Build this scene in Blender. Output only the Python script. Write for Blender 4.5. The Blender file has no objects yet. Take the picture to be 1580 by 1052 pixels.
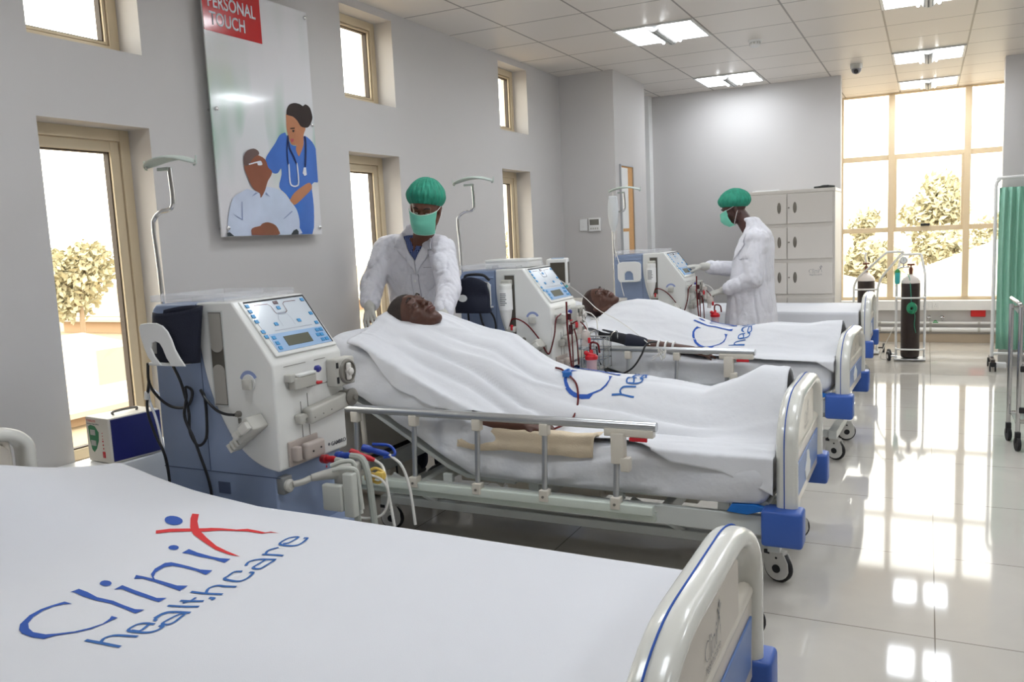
import bpy, bmesh, math, random
from mathutils import Vector, Matrix, noise, Quaternion
from mathutils.bvhtree import BVHTree
PI = math.pi
random.seed(7)
SC = bpy.context.scene
COL = SC.collection

# ------------------------------------------------------------------ camera
def cam_setup():
    yaw, pit, rol = (math.radians(a) for a in (-26.519, -7.1594, -2.6168))
    fwd = Vector((math.sin(yaw)*math.cos(pit), math.cos(yaw)*math.cos(pit), math.sin(pit)))
    right = Vector((math.cos(yaw), -math.sin(yaw), 0))
    up = right.cross(fwd)
    r = right*math.cos(rol) + up*math.sin(rol)
    u = -right*math.sin(rol) + up*math.cos(rol)
    cd = bpy.data.cameras.new('camera'); c = bpy.data.objects.new('camera', cd)
    COL.objects.link(c)
    M = Matrix((r, u, -fwd)).transposed().to_4x4(); M.translation = Vector((0, 0, 1.48))
    c.matrix_world = M
    cd.sensor_width = 36; cd.lens = 1291.37/1580*36; cd.clip_start = 0.05; cd.clip_end = 300
    SC.camera = c
cam_setup()
# ------------------------------------------------------------------ view, world, lights
SC.view_settings.view_transform = 'Standard'
SC.view_settings.look = 'None'
SC.view_settings.exposure = 0.36
SC.view_settings.gamma = 1.0
SC.view_settings.use_curve_mapping = False
def world_setup():
    w = bpy.data.worlds.new('sky'); SC.world = w; w.use_nodes = True
    nt = w.node_tree; nt.nodes.clear()
    out = nt.nodes.new('ShaderNodeOutputWorld'); bg = nt.nodes.new('ShaderNodeBackground')
    tc = nt.nodes.new('ShaderNodeTexCoord'); sx = nt.nodes.new('ShaderNodeSeparateXYZ')
    cr = nt.nodes.new('ShaderNodeValToRGB')
    cr.color_ramp.elements[0].position = 0.0; cr.color_ramp.elements[0].color = (1, .93, .82, 1)
    cr.color_ramp.elements[1].position = 0.5; cr.color_ramp.elements[1].color = (1, .97, .93, 1)
    nt.links.new(tc.outputs['Generated'], sx.inputs[0]); nt.links.new(sx.outputs['Z'], cr.inputs[0])
    nt.links.new(cr.outputs[0], bg.inputs[0]); bg.inputs[1].default_value = 5.0
    nt.links.new(bg.outputs[0], out.inputs[0])
world_setup()
LIGHT_E = 15.0   # strength of the lit troffer diffusers
CEIL_Z = 2.94
LIGHT_SPOTS = [(-1.8, 6.375), (-1.8, 8.755), (-.015, 6.375), (-.015, 8.755), (-.015, 10.53),
               (-1.8, 3.99), (-1.8, 1.62), (-.015, 3.99), (-.015, 1.62), (1.8, 6.375), (1.8, 3.99), (1.8, 1.62)]  # troffers on this line are out of view, added to light the room

# ------------------------------------------------------------------ materials
def srgb(r, g, b):
    f = lambda c: (c/255/12.92) if c/255 <= .04045 else ((c/255+.055)/1.055)**2.4
    return (f(r), f(g), f(b), 1)
MATS = {}
def mat(name, col, rough=.5, metal=0, spec=.5, var=.04, scale=8, bump=0, bscale=40, coat=0, trans=0, emit=None, es=1, alpha=1, sss=0, sheen=0):
    if name in MATS: return MATS[name]
    m = bpy.data.materials.new(name); m.use_nodes = True; nt = m.node_tree
    b = nt.nodes['Principled BSDF']
    c = srgb(*col)
    tc = nt.nodes.new('ShaderNodeTexCoord')
    if var > 0:
        nz = nt.nodes.new('ShaderNodeTexNoise'); nz.inputs['Scale'].default_value = scale; nz.inputs['Detail'].default_value = 3
        nt.links.new(tc.outputs['Object'], nz.inputs['Vector'])
        mx = nt.nodes.new('ShaderNodeMix'); mx.data_type = 'RGBA'
        mx.inputs[6].default_value = tuple(max(0, v*(1-var)) for v in c[:3])+(1,)
        mx.inputs[7].default_value = tuple(min(1, v*(1+var)) for v in c[:3])+(1,)
        nt.links.new(nz.outputs[0], mx.inputs[0]); nt.links.new(mx.outputs[2], b.inputs['Base Color'])
    else: b.inputs['Base Color'].default_value = c
    b.inputs['Roughness'].default_value = rough; b.inputs['Metallic'].default_value = metal
    b.inputs['Specular IOR Level'].default_value = spec
    if coat: b.inputs['Coat Weight'].default_value = coat; b.inputs['Coat Roughness'].default_value = .05
    if trans: b.inputs['Transmission Weight'].default_value = trans
    if alpha < 1: b.inputs['Alpha'].default_value = alpha
    if sss: b.inputs['Subsurface Weight'].default_value = sss; b.inputs['Subsurface Scale'].default_value = .01
    if sheen: b.inputs['Sheen Weight'].default_value = sheen
    if emit: b.inputs['Emission Color'].default_value = srgb(*emit); b.inputs['Emission Strength'].default_value = es
    if bump:
        n2 = nt.nodes.new('ShaderNodeTexNoise'); n2.inputs['Scale'].default_value = bscale; n2.inputs['Detail'].default_value = 4
        bp = nt.nodes.new('ShaderNodeBump'); bp.inputs['Strength'].default_value = bump; bp.inputs['Distance'].default_value = .01 if bscale > 20 else .05
        nt.links.new(tc.outputs['Object'], n2.inputs['Vector'])
        nt.links.new(n2.outputs[0], bp.inputs['Height']); nt.links.new(bp.outputs[0], b.inputs['Normal'])
    MATS[name] = m
    return m
def glass_mat():
    m = bpy.data.materials.new('window_glass'); m.use_nodes = True; nt = m.node_tree; nt.nodes.clear()
    o = nt.nodes.new('ShaderNodeOutputMaterial'); t = nt.nodes.new('ShaderNodeBsdfTransparent'); g = nt.nodes.new('ShaderNodeBsdfGlossy')
    f = nt.nodes.new('ShaderNodeFresnel'); f.inputs[0].default_value = 1.45; mx = nt.nodes.new('ShaderNodeMixShader')
    t.inputs[0].default_value = (.97, .98, .96, 1); g.inputs['Roughness'].default_value = .02
    ge = nt.nodes.new('ShaderNodeNewGeometry'); sb = nt.nodes.new('ShaderNodeMath'); sb.operation = 'SUBTRACT'; sb.inputs[0].default_value = 1; ml = nt.nodes.new('ShaderNodeMath'); ml.operation = 'MULTIPLY'
    nt.links.new(ge.outputs['Backfacing'], sb.inputs[1]); nt.links.new(f.outputs[0], ml.inputs[0]); nt.links.new(sb.outputs[0], ml.inputs[1])
    nt.links.new(ml.outputs[0], mx.inputs[0]); nt.links.new(t.outputs[0], mx.inputs[1]); nt.links.new(g.outputs[0], mx.inputs[2]); nt.links.new(mx.outputs[0], o.inputs[0])
    MATS['glass'] = m; return m
def clear_mat(name, tint, fac=.25, rough=.08):
    m = bpy.data.materials.new(name); m.use_nodes = True; nt = m.node_tree; nt.nodes.clear()
    o = nt.nodes.new('ShaderNodeOutputMaterial'); t = nt.nodes.new('ShaderNodeBsdfTransparent'); p = nt.nodes.new('ShaderNodeBsdfPrincipled')
    p.inputs['Base Color'].default_value = srgb(*tint); p.inputs['Roughness'].default_value = rough
    mx = nt.nodes.new('ShaderNodeMixShader'); mx.inputs[0].default_value = fac
    nt.links.new(t.outputs[0], mx.inputs[1]); nt.links.new(p.outputs[0], mx.inputs[2]); nt.links.new(mx.outputs[0], o.inputs[0])
    MATS[name] = m; return m
def brick_mat(name, base, line, bw, bh, mortar, ox, oy, rough, spec=.5, vein=0.0, coat=0, bump=0):
    """square tiles drawn in world xy"""
    m = bpy.data.materials.new(name); m.use_nodes = True; nt = m.node_tree; b = nt.nodes['Principled BSDF']
    tc = nt.nodes.new('ShaderNodeTexCoord'); mp = nt.nodes.new('ShaderNodeMapping')
    mp.inputs['Location'].default_value = (-ox, -oy, 0)
    br = nt.nodes.new('ShaderNodeTexBrick'); br.offset = 0; br.squash = 1
    br.inputs['Scale'].default_value = 1; br.inputs['Brick Width'].default_value = bw; br.inputs['Row Height'].default_value = bh
    br.inputs['Mortar Size'].default_value = mortar; br.inputs['Mortar Smooth'].default_value = .1; br.inputs['Bias'].default_value = 0
    nt.links.new(tc.outputs['Object'], mp.inputs[0]); nt.links.new(mp.outputs[0], br.inputs['Vector'])
    c = srgb(*base); br.inputs['Color1'].default_value = c
    br.inputs['Color2'].default_value = tuple(v*.965 for v in c[:3])+(1,); br.inputs['Mortar'].default_value = srgb(*line)
    src = br.outputs['Color']
    if vein:
        nz = nt.nodes.new('ShaderNodeTexNoise'); nz.inputs['Scale'].default_value = 2.2; nz.inputs['Detail'].default_value = 6; nz.inputs['Distortion'].default_value = 1.2
        nt.links.new(tc.outputs['Object'], nz.inputs['Vector'])
        rp = nt.nodes.new('ShaderNodeValToRGB'); rp.color_ramp.elements[0].position = .35; rp.color_ramp.elements[1].position = .65
        rp.color_ramp.elements[0].color = (1-vein, 1-vein, 1-vein*.9, 1); rp.color_ramp.elements[1].color = (1, 1, 1, 1)
        mx = nt.nodes.new('ShaderNodeMix'); mx.data_type = 'RGBA'; mx.blend_type = 'MULTIPLY'; mx.inputs[0].default_value = 1
        nt.links.new(nz.outputs[0], rp.inputs[0]); nt.links.new(src, mx.inputs[6]); nt.links.new(rp.outputs[0], mx.inputs[7]); src = mx.outputs[2]
    nt.links.new(src, b.inputs['Base Color']); b.inputs['Roughness'].default_value = rough; b.inputs['Specular IOR Level'].default_value = spec
    if coat: b.inputs['Coat Weight'].default_value = coat; b.inputs['Coat Roughness'].default_value = .02
    if bump:
        bp = nt.nodes.new('ShaderNodeBump'); bp.inputs['Strength'].default_value = bump; bp.inputs['Distance'].default_value = .004; bp.invert = True
        nt.links.new(br.outputs['Fac'], bp.inputs['Height']); nt.links.new(bp.outputs[0], b.inputs['Normal'])
    MATS[name] = m; return m

WALL = mat('wall_paint', (202, 199, 197), .55, var=.012, scale=1.2, bump=.02, bscale=120, spec=.3)
CEIL = brick_mat('ceiling_tiles', (230, 223, 215), (150, 142, 134), .595, .594, .007, -.31-.595*20, 6.08-.594*20, .38, spec=.35, bump=.5)
FLOOR = brick_mat('floor_tiles', (206, 201, 192), (132, 124, 114), .80, .80, .0025, .045-.8*10, 3.15-.8*10, .055, spec=.38, vein=.06, coat=.0)
FRAME = mat('window_frame_metal', (214, 198, 168), .4, .15, var=.02)
GLASS = glass_mat()
SHEET = mat('white_bed_linen', (222, 223, 228), .85, var=.01, bump=.05, bscale=300, sheen=.15, spec=.2)
SHEETW = mat('creased_white_linen', (224, 225, 229), .85, var=.01, bump=.16, bscale=7, sheen=.1, spec=.2)
SHEET2 = mat('grey_white_fitted_linen', (220, 221, 225), .85, var=.02, bump=.35, bscale=6, spec=.2)
BEIGE = mat('cream_bed_plastic', (216, 209, 196), .3, var=.015, coat=.3)
BEDPAINT = mat('pale_grey_bed_paint', (204, 207, 203), .35, var=.02, coat=.2)
BLUEP = mat('blue_bumper_plastic', (58, 96, 178), .4, var=.03)
BLUEPANEL = mat('blue_board_panel', (92, 124, 182), .35, var=.03)
ALU = mat('satin_aluminium', (196, 198, 200), .28, .85, var=.03)
CHROME = mat('chrome', (215, 215, 215), .12, 1, var=.01)
BLACKR = mat('black_rubber', (30, 30, 32), .6, var=.1)
BLACKC = mat('black_cable', (22, 22, 26), .4, var=.05)
MWHITE = mat('machine_white_housing', (226, 226, 222), .32, var=.01, coat=.15)
MBLUE = mat('machine_blue_housing', (140, 156, 186), .38, var=.02, coat=.1)
MGREY = mat('machine_grey_plastic', (190, 188, 180), .4, var=.03)
MDGREY = mat('machine_dark_grey', (120, 116, 108), .45, var=.05)
NAVY = mat('navy_cuff_fabric', (24, 28, 46), .8, var=.15, bump=.2, bscale=200)
LOGOB = mat('printed_blue', (38, 84, 172), .8, var=.12, scale=5)
LOGOT = mat('printed_teal_blue', (45, 100, 170), .8, var=.2, scale=4)
LOGOR = mat('printed_red', (214, 44, 48), .8, var=.06)
RED = mat('red_plastic', (196, 28, 40), .35, var=.05)
BLUE = mat('blue_plastic', (28, 70, 170), .35, var=.05)
YELLOW = mat('yellow_plastic', (222, 190, 96), .4, var=.05)
SKIN1 = mat('brown_skin', (112, 70, 52), .48, var=.1, scale=25, sss=.08, bump=.05, bscale=150)
SKIN2 = mat('dark_brown_skin', (86, 54, 42), .45, var=.12, scale=25, sss=.06, bump=.05, bscale=150)
SKIN3 = mat('deep_brown_skin', (74, 46, 40), .48, var=.1, scale=25, sss=.05, bump=.05, bscale=150)
LIPS = mat('brown_lips', (104, 62, 56), .4, var=.08)
HAIR = mat('greying_short_hair', (60, 52, 48), .9, var=.4, scale=90, bump=.6, bscale=350)
COAT = mat('white_coat_cotton', (226, 225, 231), .8, var=.012, bump=.42, bscale=9, spec=.2)
COATS = mat('coat_seam', (176, 174, 184), .85, var=.03)
GLOVE = mat('pale_latex_glove', (196, 194, 186), .45, var=.04, bump=.2, bscale=60)
MASK = mat('mint_face_mask', (120, 206, 180), .75, var=.04, bump=.1, bscale=80)
TROUS = mat('navy_trousers', (26, 30, 52), .8, var=.1)
SHOE = mat('black_shoe', (20, 20, 22), .35, var=.05)
TUBE = mat('clear_white_tubing', (226, 224, 218), .25, var=.01)
BLOOD = mat('dark_red_tubing', (96, 22, 26), .2, var=.05)
EYE = mat('eye_white', (190, 184, 176), .2, var=0)
GREYTXT = mat('grey_lettering', (110, 112, 118), .6, var=0)
WHITEP = mat('white_paint', (236, 236, 234), .4, var=.01)
OFFW = mat('offwhite_cabinet_steel', (216, 210, 202), .45, var=.012)
def cap_mat():
    m = mat('green_bouffant_cap', (34, 138, 112), .7, var=.5, scale=3, bump=.25, bscale=60, alpha=.96); nt = m.node_tree
    for n in nt.nodes:
        if n.type == 'TEX_NOISE' and n.inputs['Scale'].default_value == 3:
            mp = nt.nodes.new('ShaderNodeMapping'); mp.inputs['Scale'].default_value = (22, 22, 5); tc = [k for k in nt.nodes if k.type == 'TEX_COORD'][0]
            nt.links.new(tc.outputs['Object'], mp.inputs[0]); nt.links.new(mp.outputs[0], n.inputs['Vector'])
    return m
CAP = cap_mat()
def stripes_mat():
    m = bpy.data.materials.new('blue_striped_shirt'); m.use_nodes = True; nt = m.node_tree; b = nt.nodes['Principled BSDF']
    tc = nt.nodes.new('ShaderNodeTexCoord'); wv = nt.nodes.new('ShaderNodeTexWave'); wv.inputs['Scale'].default_value = 38; wv.bands_direction = 'X'
    cr = nt.nodes.new('ShaderNodeValToRGB'); cr.color_ramp.elements[0].color = srgb(36, 46, 100); cr.color_ramp.elements[1].color = srgb(130, 150, 200)
    cr.color_ramp.elements[0].position = .55; cr.color_ramp.elements[1].position = .95
    nt.links.new(tc.outputs['Object'], wv.inputs[0]); nt.links.new(wv.outputs[0], cr.inputs[0]); nt.links.new(cr.outputs[0], b.inputs['Base Color']); b.inputs['Roughness'].default_value = .8
    MATS['stripes'] = m; return m
STRIPES = stripes_mat()

# ------------------------------------------------------------------ mesh helpers
def catmull(pts, sub=6):
    P = [Vector(p) for p in pts]
    if len(P) < 3: return P
    out = []
    for i in range(len(P)-1):
        a = P[i-1] if i else P[0]*2-P[1]; b = P[i]; c = P[i+1]; d = P[i+2] if i+2 < len(P) else P[-1]*2-P[-2]
        for k in range(sub):
            t = k/sub
            out.append(.5*((2*b)+(c-a)*t+(2*a-5*b+4*c-d)*t*t+(3*b-a-3*c+d)*t**3))
    out.append(P[-1]); return out
class MB:
    def __init__(s): s.bm = bmesh.new(); s.mi = 0
    def _f(s, vs):
        try:
            f = s.bm.faces.new(vs); f.material_index = s.mi; return f
        except ValueError: return None
    def box(s, x0, x1, y0, y1, z0, z1, M=None, b=0):
        r = bmesh.ops.create_cube(s.bm, size=1); vs = r['verts']
        S = Matrix.Diagonal((abs(x1-x0), abs(y1-y0), abs(z1-z0), 1)); T = Matrix.Translation(((x0+x1)/2, (y0+y1)/2, (z0+z1)/2))
        bmesh.ops.transform(s.bm, matrix=T @ S, verts=vs)
        if b:
            es = list({e for v in vs for e in v.link_edges})
            r2 = bmesh.ops.bevel(s.bm, geom=es, offset=b, segments=3, affect='EDGES', profile=.5)
            vs = list({v for v in r2['verts']} | {v for v in vs if v.is_valid})
            fs = list({f for v in vs for f in v.link_faces})
        else: fs = list({f for v in vs for f in v.link_faces})
        for f in fs: f.material_index = s.mi
        if M is not None: bmesh.ops.transform(s.bm, matrix=M, verts=vs)
        return s
    def tube(s, pts, r, seg=10, smooth=True, sub=6, caps=True, flat=1.0):
        P = catmull(pts, sub) if smooth else [Vector(p) for p in pts]
        n = len(P); R = r if callable(r) else (lambda t: r)
        prev = None; rings = []
        T0 = (P[1]-P[0]).normalized(); up = Vector((0, 0, 1)) if abs(T0.z) < .9 else Vector((1, 0, 0))
        N = T0.cross(up).normalized()
        for i, p in enumerate(P):
            T = ((P[min(i+1, n-1)]-P[max(i-1, 0)])).normalized() if n > 1 else T0
            N = (N - T*N.dot(T)); N = N.normalized() if N.length > 1e-6 else T.orthogonal().normalized()
            Bn = T.cross(N); rr = R(i/(n-1)); ring = []
            for k in range(seg):
                a = 2*PI*k/seg; ring.append(s.bm.verts.new(p+(N*math.cos(a)+Bn*math.sin(a)*flat)*rr))
            rings.append(ring)
        for a, b in zip(rings, rings[1:]):
            for k in range(seg): s._f((a[k], a[(k+1) % seg], b[(k+1) % seg], b[k]))
        if caps: s._f(list(reversed(rings[0]))); s._f(rings[-1])
        return s
    def cyl(s, p0, p1, r0, r1=None, seg=20):
        r1 = r0 if r1 is None else r1
        return s.tube([p0, p1], lambda t: r0+(r1-r0)*t, seg=seg, smooth=False)
    def lathe(s, prof, o=(0, 0, 0), axis=(0, 0, 1), seg=24):
        o = Vector(o); A = Vector(axis).normalized(); N = A.orthogonal().normalized(); B = A.cross(N); rings = []
        for r, h in prof:
            rings.append([s.bm.verts.new(o+A*h+(N*math.cos(2*PI*k/seg)+B*math.sin(2*PI*k/seg))*max(r, 1e-4)) for k in range(seg)])
        for a, b in zip(rings, rings[1:]):
            for k in range(seg): s._f((a[k], a[(k+1) % seg], b[(k+1) % seg], b[k]))
        s._f(list(reversed(rings[0]))); s._f(rings[-1]); return s
    def ell(s, c, r, M=None, sub=3):
        q = bmesh.ops.create_icosphere(s.bm, subdivisions=sub, radius=1)
        m = Matrix.Translation(c) @ (M if M is not None else Matrix()) @ Matrix.Diagonal((r[0], r[1], r[2], 1))
        bmesh.ops.transform(s.bm, matrix=m, verts=q['verts'])
        for f in {f for v in q['verts'] for f in v.link_faces}: f.material_index = s.mi
        return s
    def caps(s, p0, p1, r0, r1):
        p0 = Vector(p0); p1 = Vector(p1)
        s.ell(p0, (r0,)*3, sub=2); s.ell(p1, (r1,)*3, sub=2)
        if (p1-p0).length > 1e-4: s.cyl(p0, p1, r0, r1, seg=16)
        return s
    def prism(s, poly, d0, d1, f=None):
        """poly (a,b) extruded d0..d1; f(a,b,d)->xyz"""
        f = f or (lambda a, b, d: (a, b, d))
        A = [s.bm.verts.new(f(a, b, d0)) for a, b in poly]; B = [s.bm.verts.new(f(a, b, d1)) for a, b in poly]; n = len(poly)
        s._f(list(reversed(A))); s._f(B)
        for k in range(n): s._f((A[k], A[(k+1) % n], B[(k+1) % n], B[k]))
        return s
    def flat(s, poly, f):
        s._f([s.bm.verts.new(f(a, b)) for a, b in poly]); return s
    def grid(s, fn, nu, nv, closed_v=False):
        V = [[s.bm.verts.new(fn(i/nu, j/nv)) for j in range(nv if closed_v else nv+1)] for i in range(nu+1)]
        for i in range(nu):
            for j in range(nv):
                j2 = (j+1) % nv if closed_v else j+1
                s._f((V[i][j], V[i+1][j], V[i+1][j2], V[i][j2]))
        return s
    def build(s, name, m, parent=None, smooth=True, world=False, solid=0, bevel=0, sub=0, remesh=0, smit=0, angle=40, normals=True):
        if normals: bmesh.ops.recalc_face_normals(s.bm, faces=s.bm.faces)
        if world and parent is not None:
            off = Vector(); q = parent
            while q is not None: off += q.location; q = q.parent
            bmesh.ops.translate(s.bm, vec=-off, verts=s.bm.verts)
        me = bpy.data.meshes.new(name); s.bm.to_mesh(me); s.bm.free()
        for mm in (m if isinstance(m, (list, tuple)) else [m]): me.materials.append(mm)
        o = bpy.data.objects.new(name, me); COL.objects.link(o)
        if parent is not None: o.parent = parent
        if smooth:
            me.shade_smooth()
            if not remesh and not solid:
                try: me.set_sharp_from_angle(angle=math.radians(angle))
                except Exception: pass
        if remesh:
            md = o.modifiers.new('r', 'REMESH'); md.mode = 'VOXEL'; md.voxel_size = remesh; md.use_smooth_shade = True
            if smit: ms = o.modifiers.new('s', 'SMOOTH'); ms.factor = .5; ms.iterations = smit
        if solid: md = o.modifiers.new('so', 'SOLIDIFY'); md.thickness = solid; md.offset = 0
        if bevel: md = o.modifiers.new('b', 'BEVEL'); md.width = bevel; md.segments = 3; md.limit_method = 'ANGLE'; md.angle_limit = math.radians(35); md.harden_normals = False
        if sub: md = o.modifiers.new('sb', 'SUBSURF'); md.levels = sub; md.render_levels = sub
        return o
def thing(name, label, cat, loc=(0, 0, 0), rz=0, group=None):
    o = bpy.data.objects.new(name, None); COL.objects.link(o); o.location = loc; o.rotation_euler = (0, 0, rz)
    o.empty_display_size = .1; o['label'] = label; o['category'] = cat
    if group: o['group'] = group
    return o
def tag(o, label, cat, group=None, kind=None):
    o['label'] = label; o['category'] = cat
    if group: o['group'] = group
    if kind: o['kind'] = kind
    return o
def struct(o): o['kind'] = 'structure'; return o
def bake(o):
    """apply the modifiers of a fresh object; returns a BVH of the result"""
    bpy.context.view_layer.update()
    dg = bpy.context.evaluated_depsgraph_get(); ev = o.evaluated_get(dg)
    me = bpy.data.meshes.new_from_object(ev, depsgraph=dg); old = o.data; o.modifiers.clear(); o.data = me; bpy.data.meshes.remove(old)
    me.shade_smooth()
    return BVHTree.FromPolygons([v.co for v in me.vertices], [p.vertices for p in me.polygons])
def text(body, size, f, m, parent=None, name='lettering', ext=.001, align='LEFT', bold=0, world=False, sx=1.0):
    cu = bpy.data.curves.new('t', 'FONT'); cu.body = body; cu.size = size; cu.align_x = align; cu.resolution_u = 3; cu.offset = bold; cu.space_line = .95
    o = bpy.data.objects.new('t', cu); COL.objects.link(o); bpy.context.view_layer.update()
    me = bpy.data.meshes.new_from_object(o.evaluated_get(bpy.context.evaluated_depsgraph_get())); bpy.data.objects.remove(o)
    off = Vector()
    if world and parent is not None:
        q = parent
        while q is not None: off += q.location; q = q.parent
    for v in me.vertices: v.co = Vector(f(v.co.x*sx, v.co.y))-off
    me.name = name; me.materials.clear(); me.materials.append(m)
    o = bpy.data.objects.new(name, me); COL.objects.link(o)
    if parent is not None: o.parent = parent
    md = o.modifiers.new('so', 'SOLIDIFY'); md.thickness = ext; md.offset = 1
    return o
def sstep(a, b, x):
    t = max(0, min(1, (x-a)/(b-a))); return t*t*(3-2*t)
def lerp_tab(tab, x):
    if x <= tab[0][0]: return tab[0][1]
    for (a, b), (c, d) in zip(tab, tab[1:]):
        if x <= c: return b+(d-b)*sstep(0, 1, (x-a)/(c-a))*1.0 if False else b+(d-b)*(x-a)/(c-a)
    return tab[-1][1]
LOGO_BLUE = [[(-0.202, 0.12), (-0.201, 0.151), (-0.228, 0.162), (-0.254, 0.167), (-0.288, 0.16), (-0.33, 0.133), (-0.349, 0.108), (-0.36, 0.081), (-0.363, 0.041), (-0.357, 0.006), (-0.335, -0.005), (-0.306, -0.038), (-0.281, -0.054), (-0.251, -0.059), (-0.232, -0.058), (-0.212, -0.059), (-0.211, -0.036), (-0.225, -0.046), (-0.25, -0.054), (-0.279, -0.045), (-0.305, -0.028), (-0.329, 0.003), (-0.341, 0.023), (-0.345, 0.062), (-0.336, 0.091), (-0.319, 0.119), (-0.29, 0.142), (-0.255, 0.154), (-0.23, 0.151), (-0.211, 0.138)], [(-0.158, 0.189), (-0.135, 0.185), (-0.14, 0.144), (-0.151, 0.094), (-0.149, 0.035), (-0.156, -0.012), (-0.161, -0.057), (-0.154, -0.082), (-0.178, -0.079), (-0.169, -0.027), (-0.162, 0.03), (-0.165, 0.083), (-0.162, 0.133), (-0.154, 0.177)], [(-0.078, 0.131), (-0.084, 0.126), (-0.09, 0.124), (-0.095, 0.127), (-0.098, 0.134), (-0.097, 0.144), (-0.095, 0.154), (-0.09, 0.163), (-0.084, 0.168), (-0.077, 0.17), (-0.072, 0.167), (-0.07, 0.159), (-0.07, 0.15), (-0.073, 0.14)], [(-0.103, 0.091), (-0.076, 0.093), (-0.084, 0.039), (-0.089, -0.012), (-0.094, -0.056), (-0.084, -0.08), (-0.109, -0.08), (-0.106, -0.044), (-0.1, 0.019), (-0.093, 0.074)], [(-0.035, 0.098), (-0.015, 0.114), (-0.014, 0.09), (-0.015, 0.05), (0.005, 0.08), (0.034, 0.099), (0.072, 0.103), (0.082, 0.089), (0.082, 0.059), (0.08, 0.018), (0.076, -0.028), (0.084, -0.066), (0.056, -0.07), (0.066, -0.022), (0.068, 0.03), (0.067, 0.067), (0.053, 0.082), (0.018, 0.077), (-0.006, 0.057), (-0.015, 0.042), (-0.018, -0.007), (-0.021, -0.047), (-0.011, -0.076), (-0.041, -0.079), (-0.035, -0.03), (-0.028, 0.027), (-0.025, 0.077)], [(0.165, 0.15), (0.158, 0.145), (0.151, 0.145), (0.147, 0.151), (0.146, 0.16), (0.148, 0.171), (0.154, 0.181), (0.161, 0.186), (0.168, 0.186), (0.173, 0.18), (0.174, 0.17), (0.171, 0.159)], [(0.139, 0.11), (0.167, 0.112), (0.157, 0.066), (0.151, 0.008), (0.151, -0.026), (0.158, -0.059), (0.132, -0.062), (0.139, -0.013), (0.138, 0.038), (0.142, 0.085)], [(0.319, 0.301), (0.308, 0.292), (0.297, 0.289), (0.288, 0.292), (0.282, 0.301), (0.281, 0.314), (0.283, 0.33), (0.29, 0.346), (0.299, 0.359), (0.31, 0.369), (0.321, 0.373), (0.331, 0.37), (0.336, 0.361), (0.338, 0.347), (0.335, 0.331), (0.329, 0.315)]]
LOGO_RED = [[(0.226, 0.314), (0.255, 0.287), (0.284, 0.234), (0.316, 0.178), (0.324, 0.149), (0.334, 0.09), (0.351, 0.061), (0.35, 0.016), (0.347, -0.013), (0.359, -0.025), (0.357, -0.06), (0.353, -0.029), (0.336, -0.01), (0.334, 0.046), (0.324, 0.081), (0.309, 0.134), (0.285, 0.173), (0.268, 0.216), (0.237, 0.267), (0.209, 0.295)], [(0.379, 0.324), (0.386, 0.302), (0.338, 0.258), (0.29, 0.2), (0.251, 0.129), (0.213, 0.05), (0.196, -0.006), (0.179, -0.075), (0.179, -0.032), (0.191, 0.032), (0.22, 0.106), (0.255, 0.188), (0.292, 0.241), (0.346, 0.297)]]
LOGO_STROKES = [[(-0.323, -0.091), (-0.318, -0.138), (-0.313, -0.194)], [(-0.317, -0.134), (-0.3, -0.124), (-0.283, -0.131), (-0.274, -0.15), (-0.263, -0.189)], [(-0.248, -0.149), (-0.24, -0.17), (-0.207, -0.162), (-0.203, -0.173), (-0.207, -0.148), (-0.222, -0.135), (-0.25, -0.142), (-0.247, -0.172), (-0.238, -0.195), (-0.223, -0.205), (-0.203, -0.202), (-0.204, -0.19)], [(-0.187, -0.154), (-0.163, -0.146), (-0.141, -0.153), (-0.136, -0.167)], [(-0.186, -0.162), (-0.187, -0.154)], [(-0.18, -0.145), (-0.152, -0.143), (-0.137, -0.157), (-0.123, -0.205)], [(-0.129, -0.196), (-0.152, -0.203), (-0.177, -0.209), (-0.192, -0.203), (-0.192, -0.188), (-0.168, -0.184), (-0.139, -0.186), (-0.129, -0.193)], [(-0.115, -0.119), (-0.103, -0.164), (-0.09, -0.199)], [(-0.083, -0.126), (-0.073, -0.159), (-0.062, -0.185)], [(-0.054, -0.15), (-0.071, -0.152), (-0.091, -0.144)], [(-0.043, -0.184), (-0.041, -0.199), (-0.051, -0.2)], [(-0.034, -0.111), (-0.028, -0.154), (-0.015, -0.202)], [(-0.026, -0.155), (-0.002, -0.141), (0.018, -0.149), (0.022, -0.172), (0.031, -0.204)], [(0.107, -0.151), (0.098, -0.132), (0.075, -0.134), (0.055, -0.139), (0.057, -0.184), (0.078, -0.195), (0.11, -0.187), (0.11, -0.174)], [(0.138, -0.134), (0.161, -0.124), (0.182, -0.136), (0.192, -0.16), (0.2, -0.187)], [(0.198, -0.186), (0.167, -0.187), (0.138, -0.186), (0.134, -0.164), (0.157, -0.16), (0.188, -0.159)], [(0.213, -0.124), (0.222, -0.157), (0.228, -0.188)], [(0.219, -0.131), (0.242, -0.122), (0.268, -0.136)], [(0.294, -0.129), (0.308, -0.142), (0.351, -0.138), (0.334, -0.115), (0.289, -0.121), (0.289, -0.162), (0.308, -0.18), (0.351, -0.172), (0.35, -0.159)]]

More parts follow.
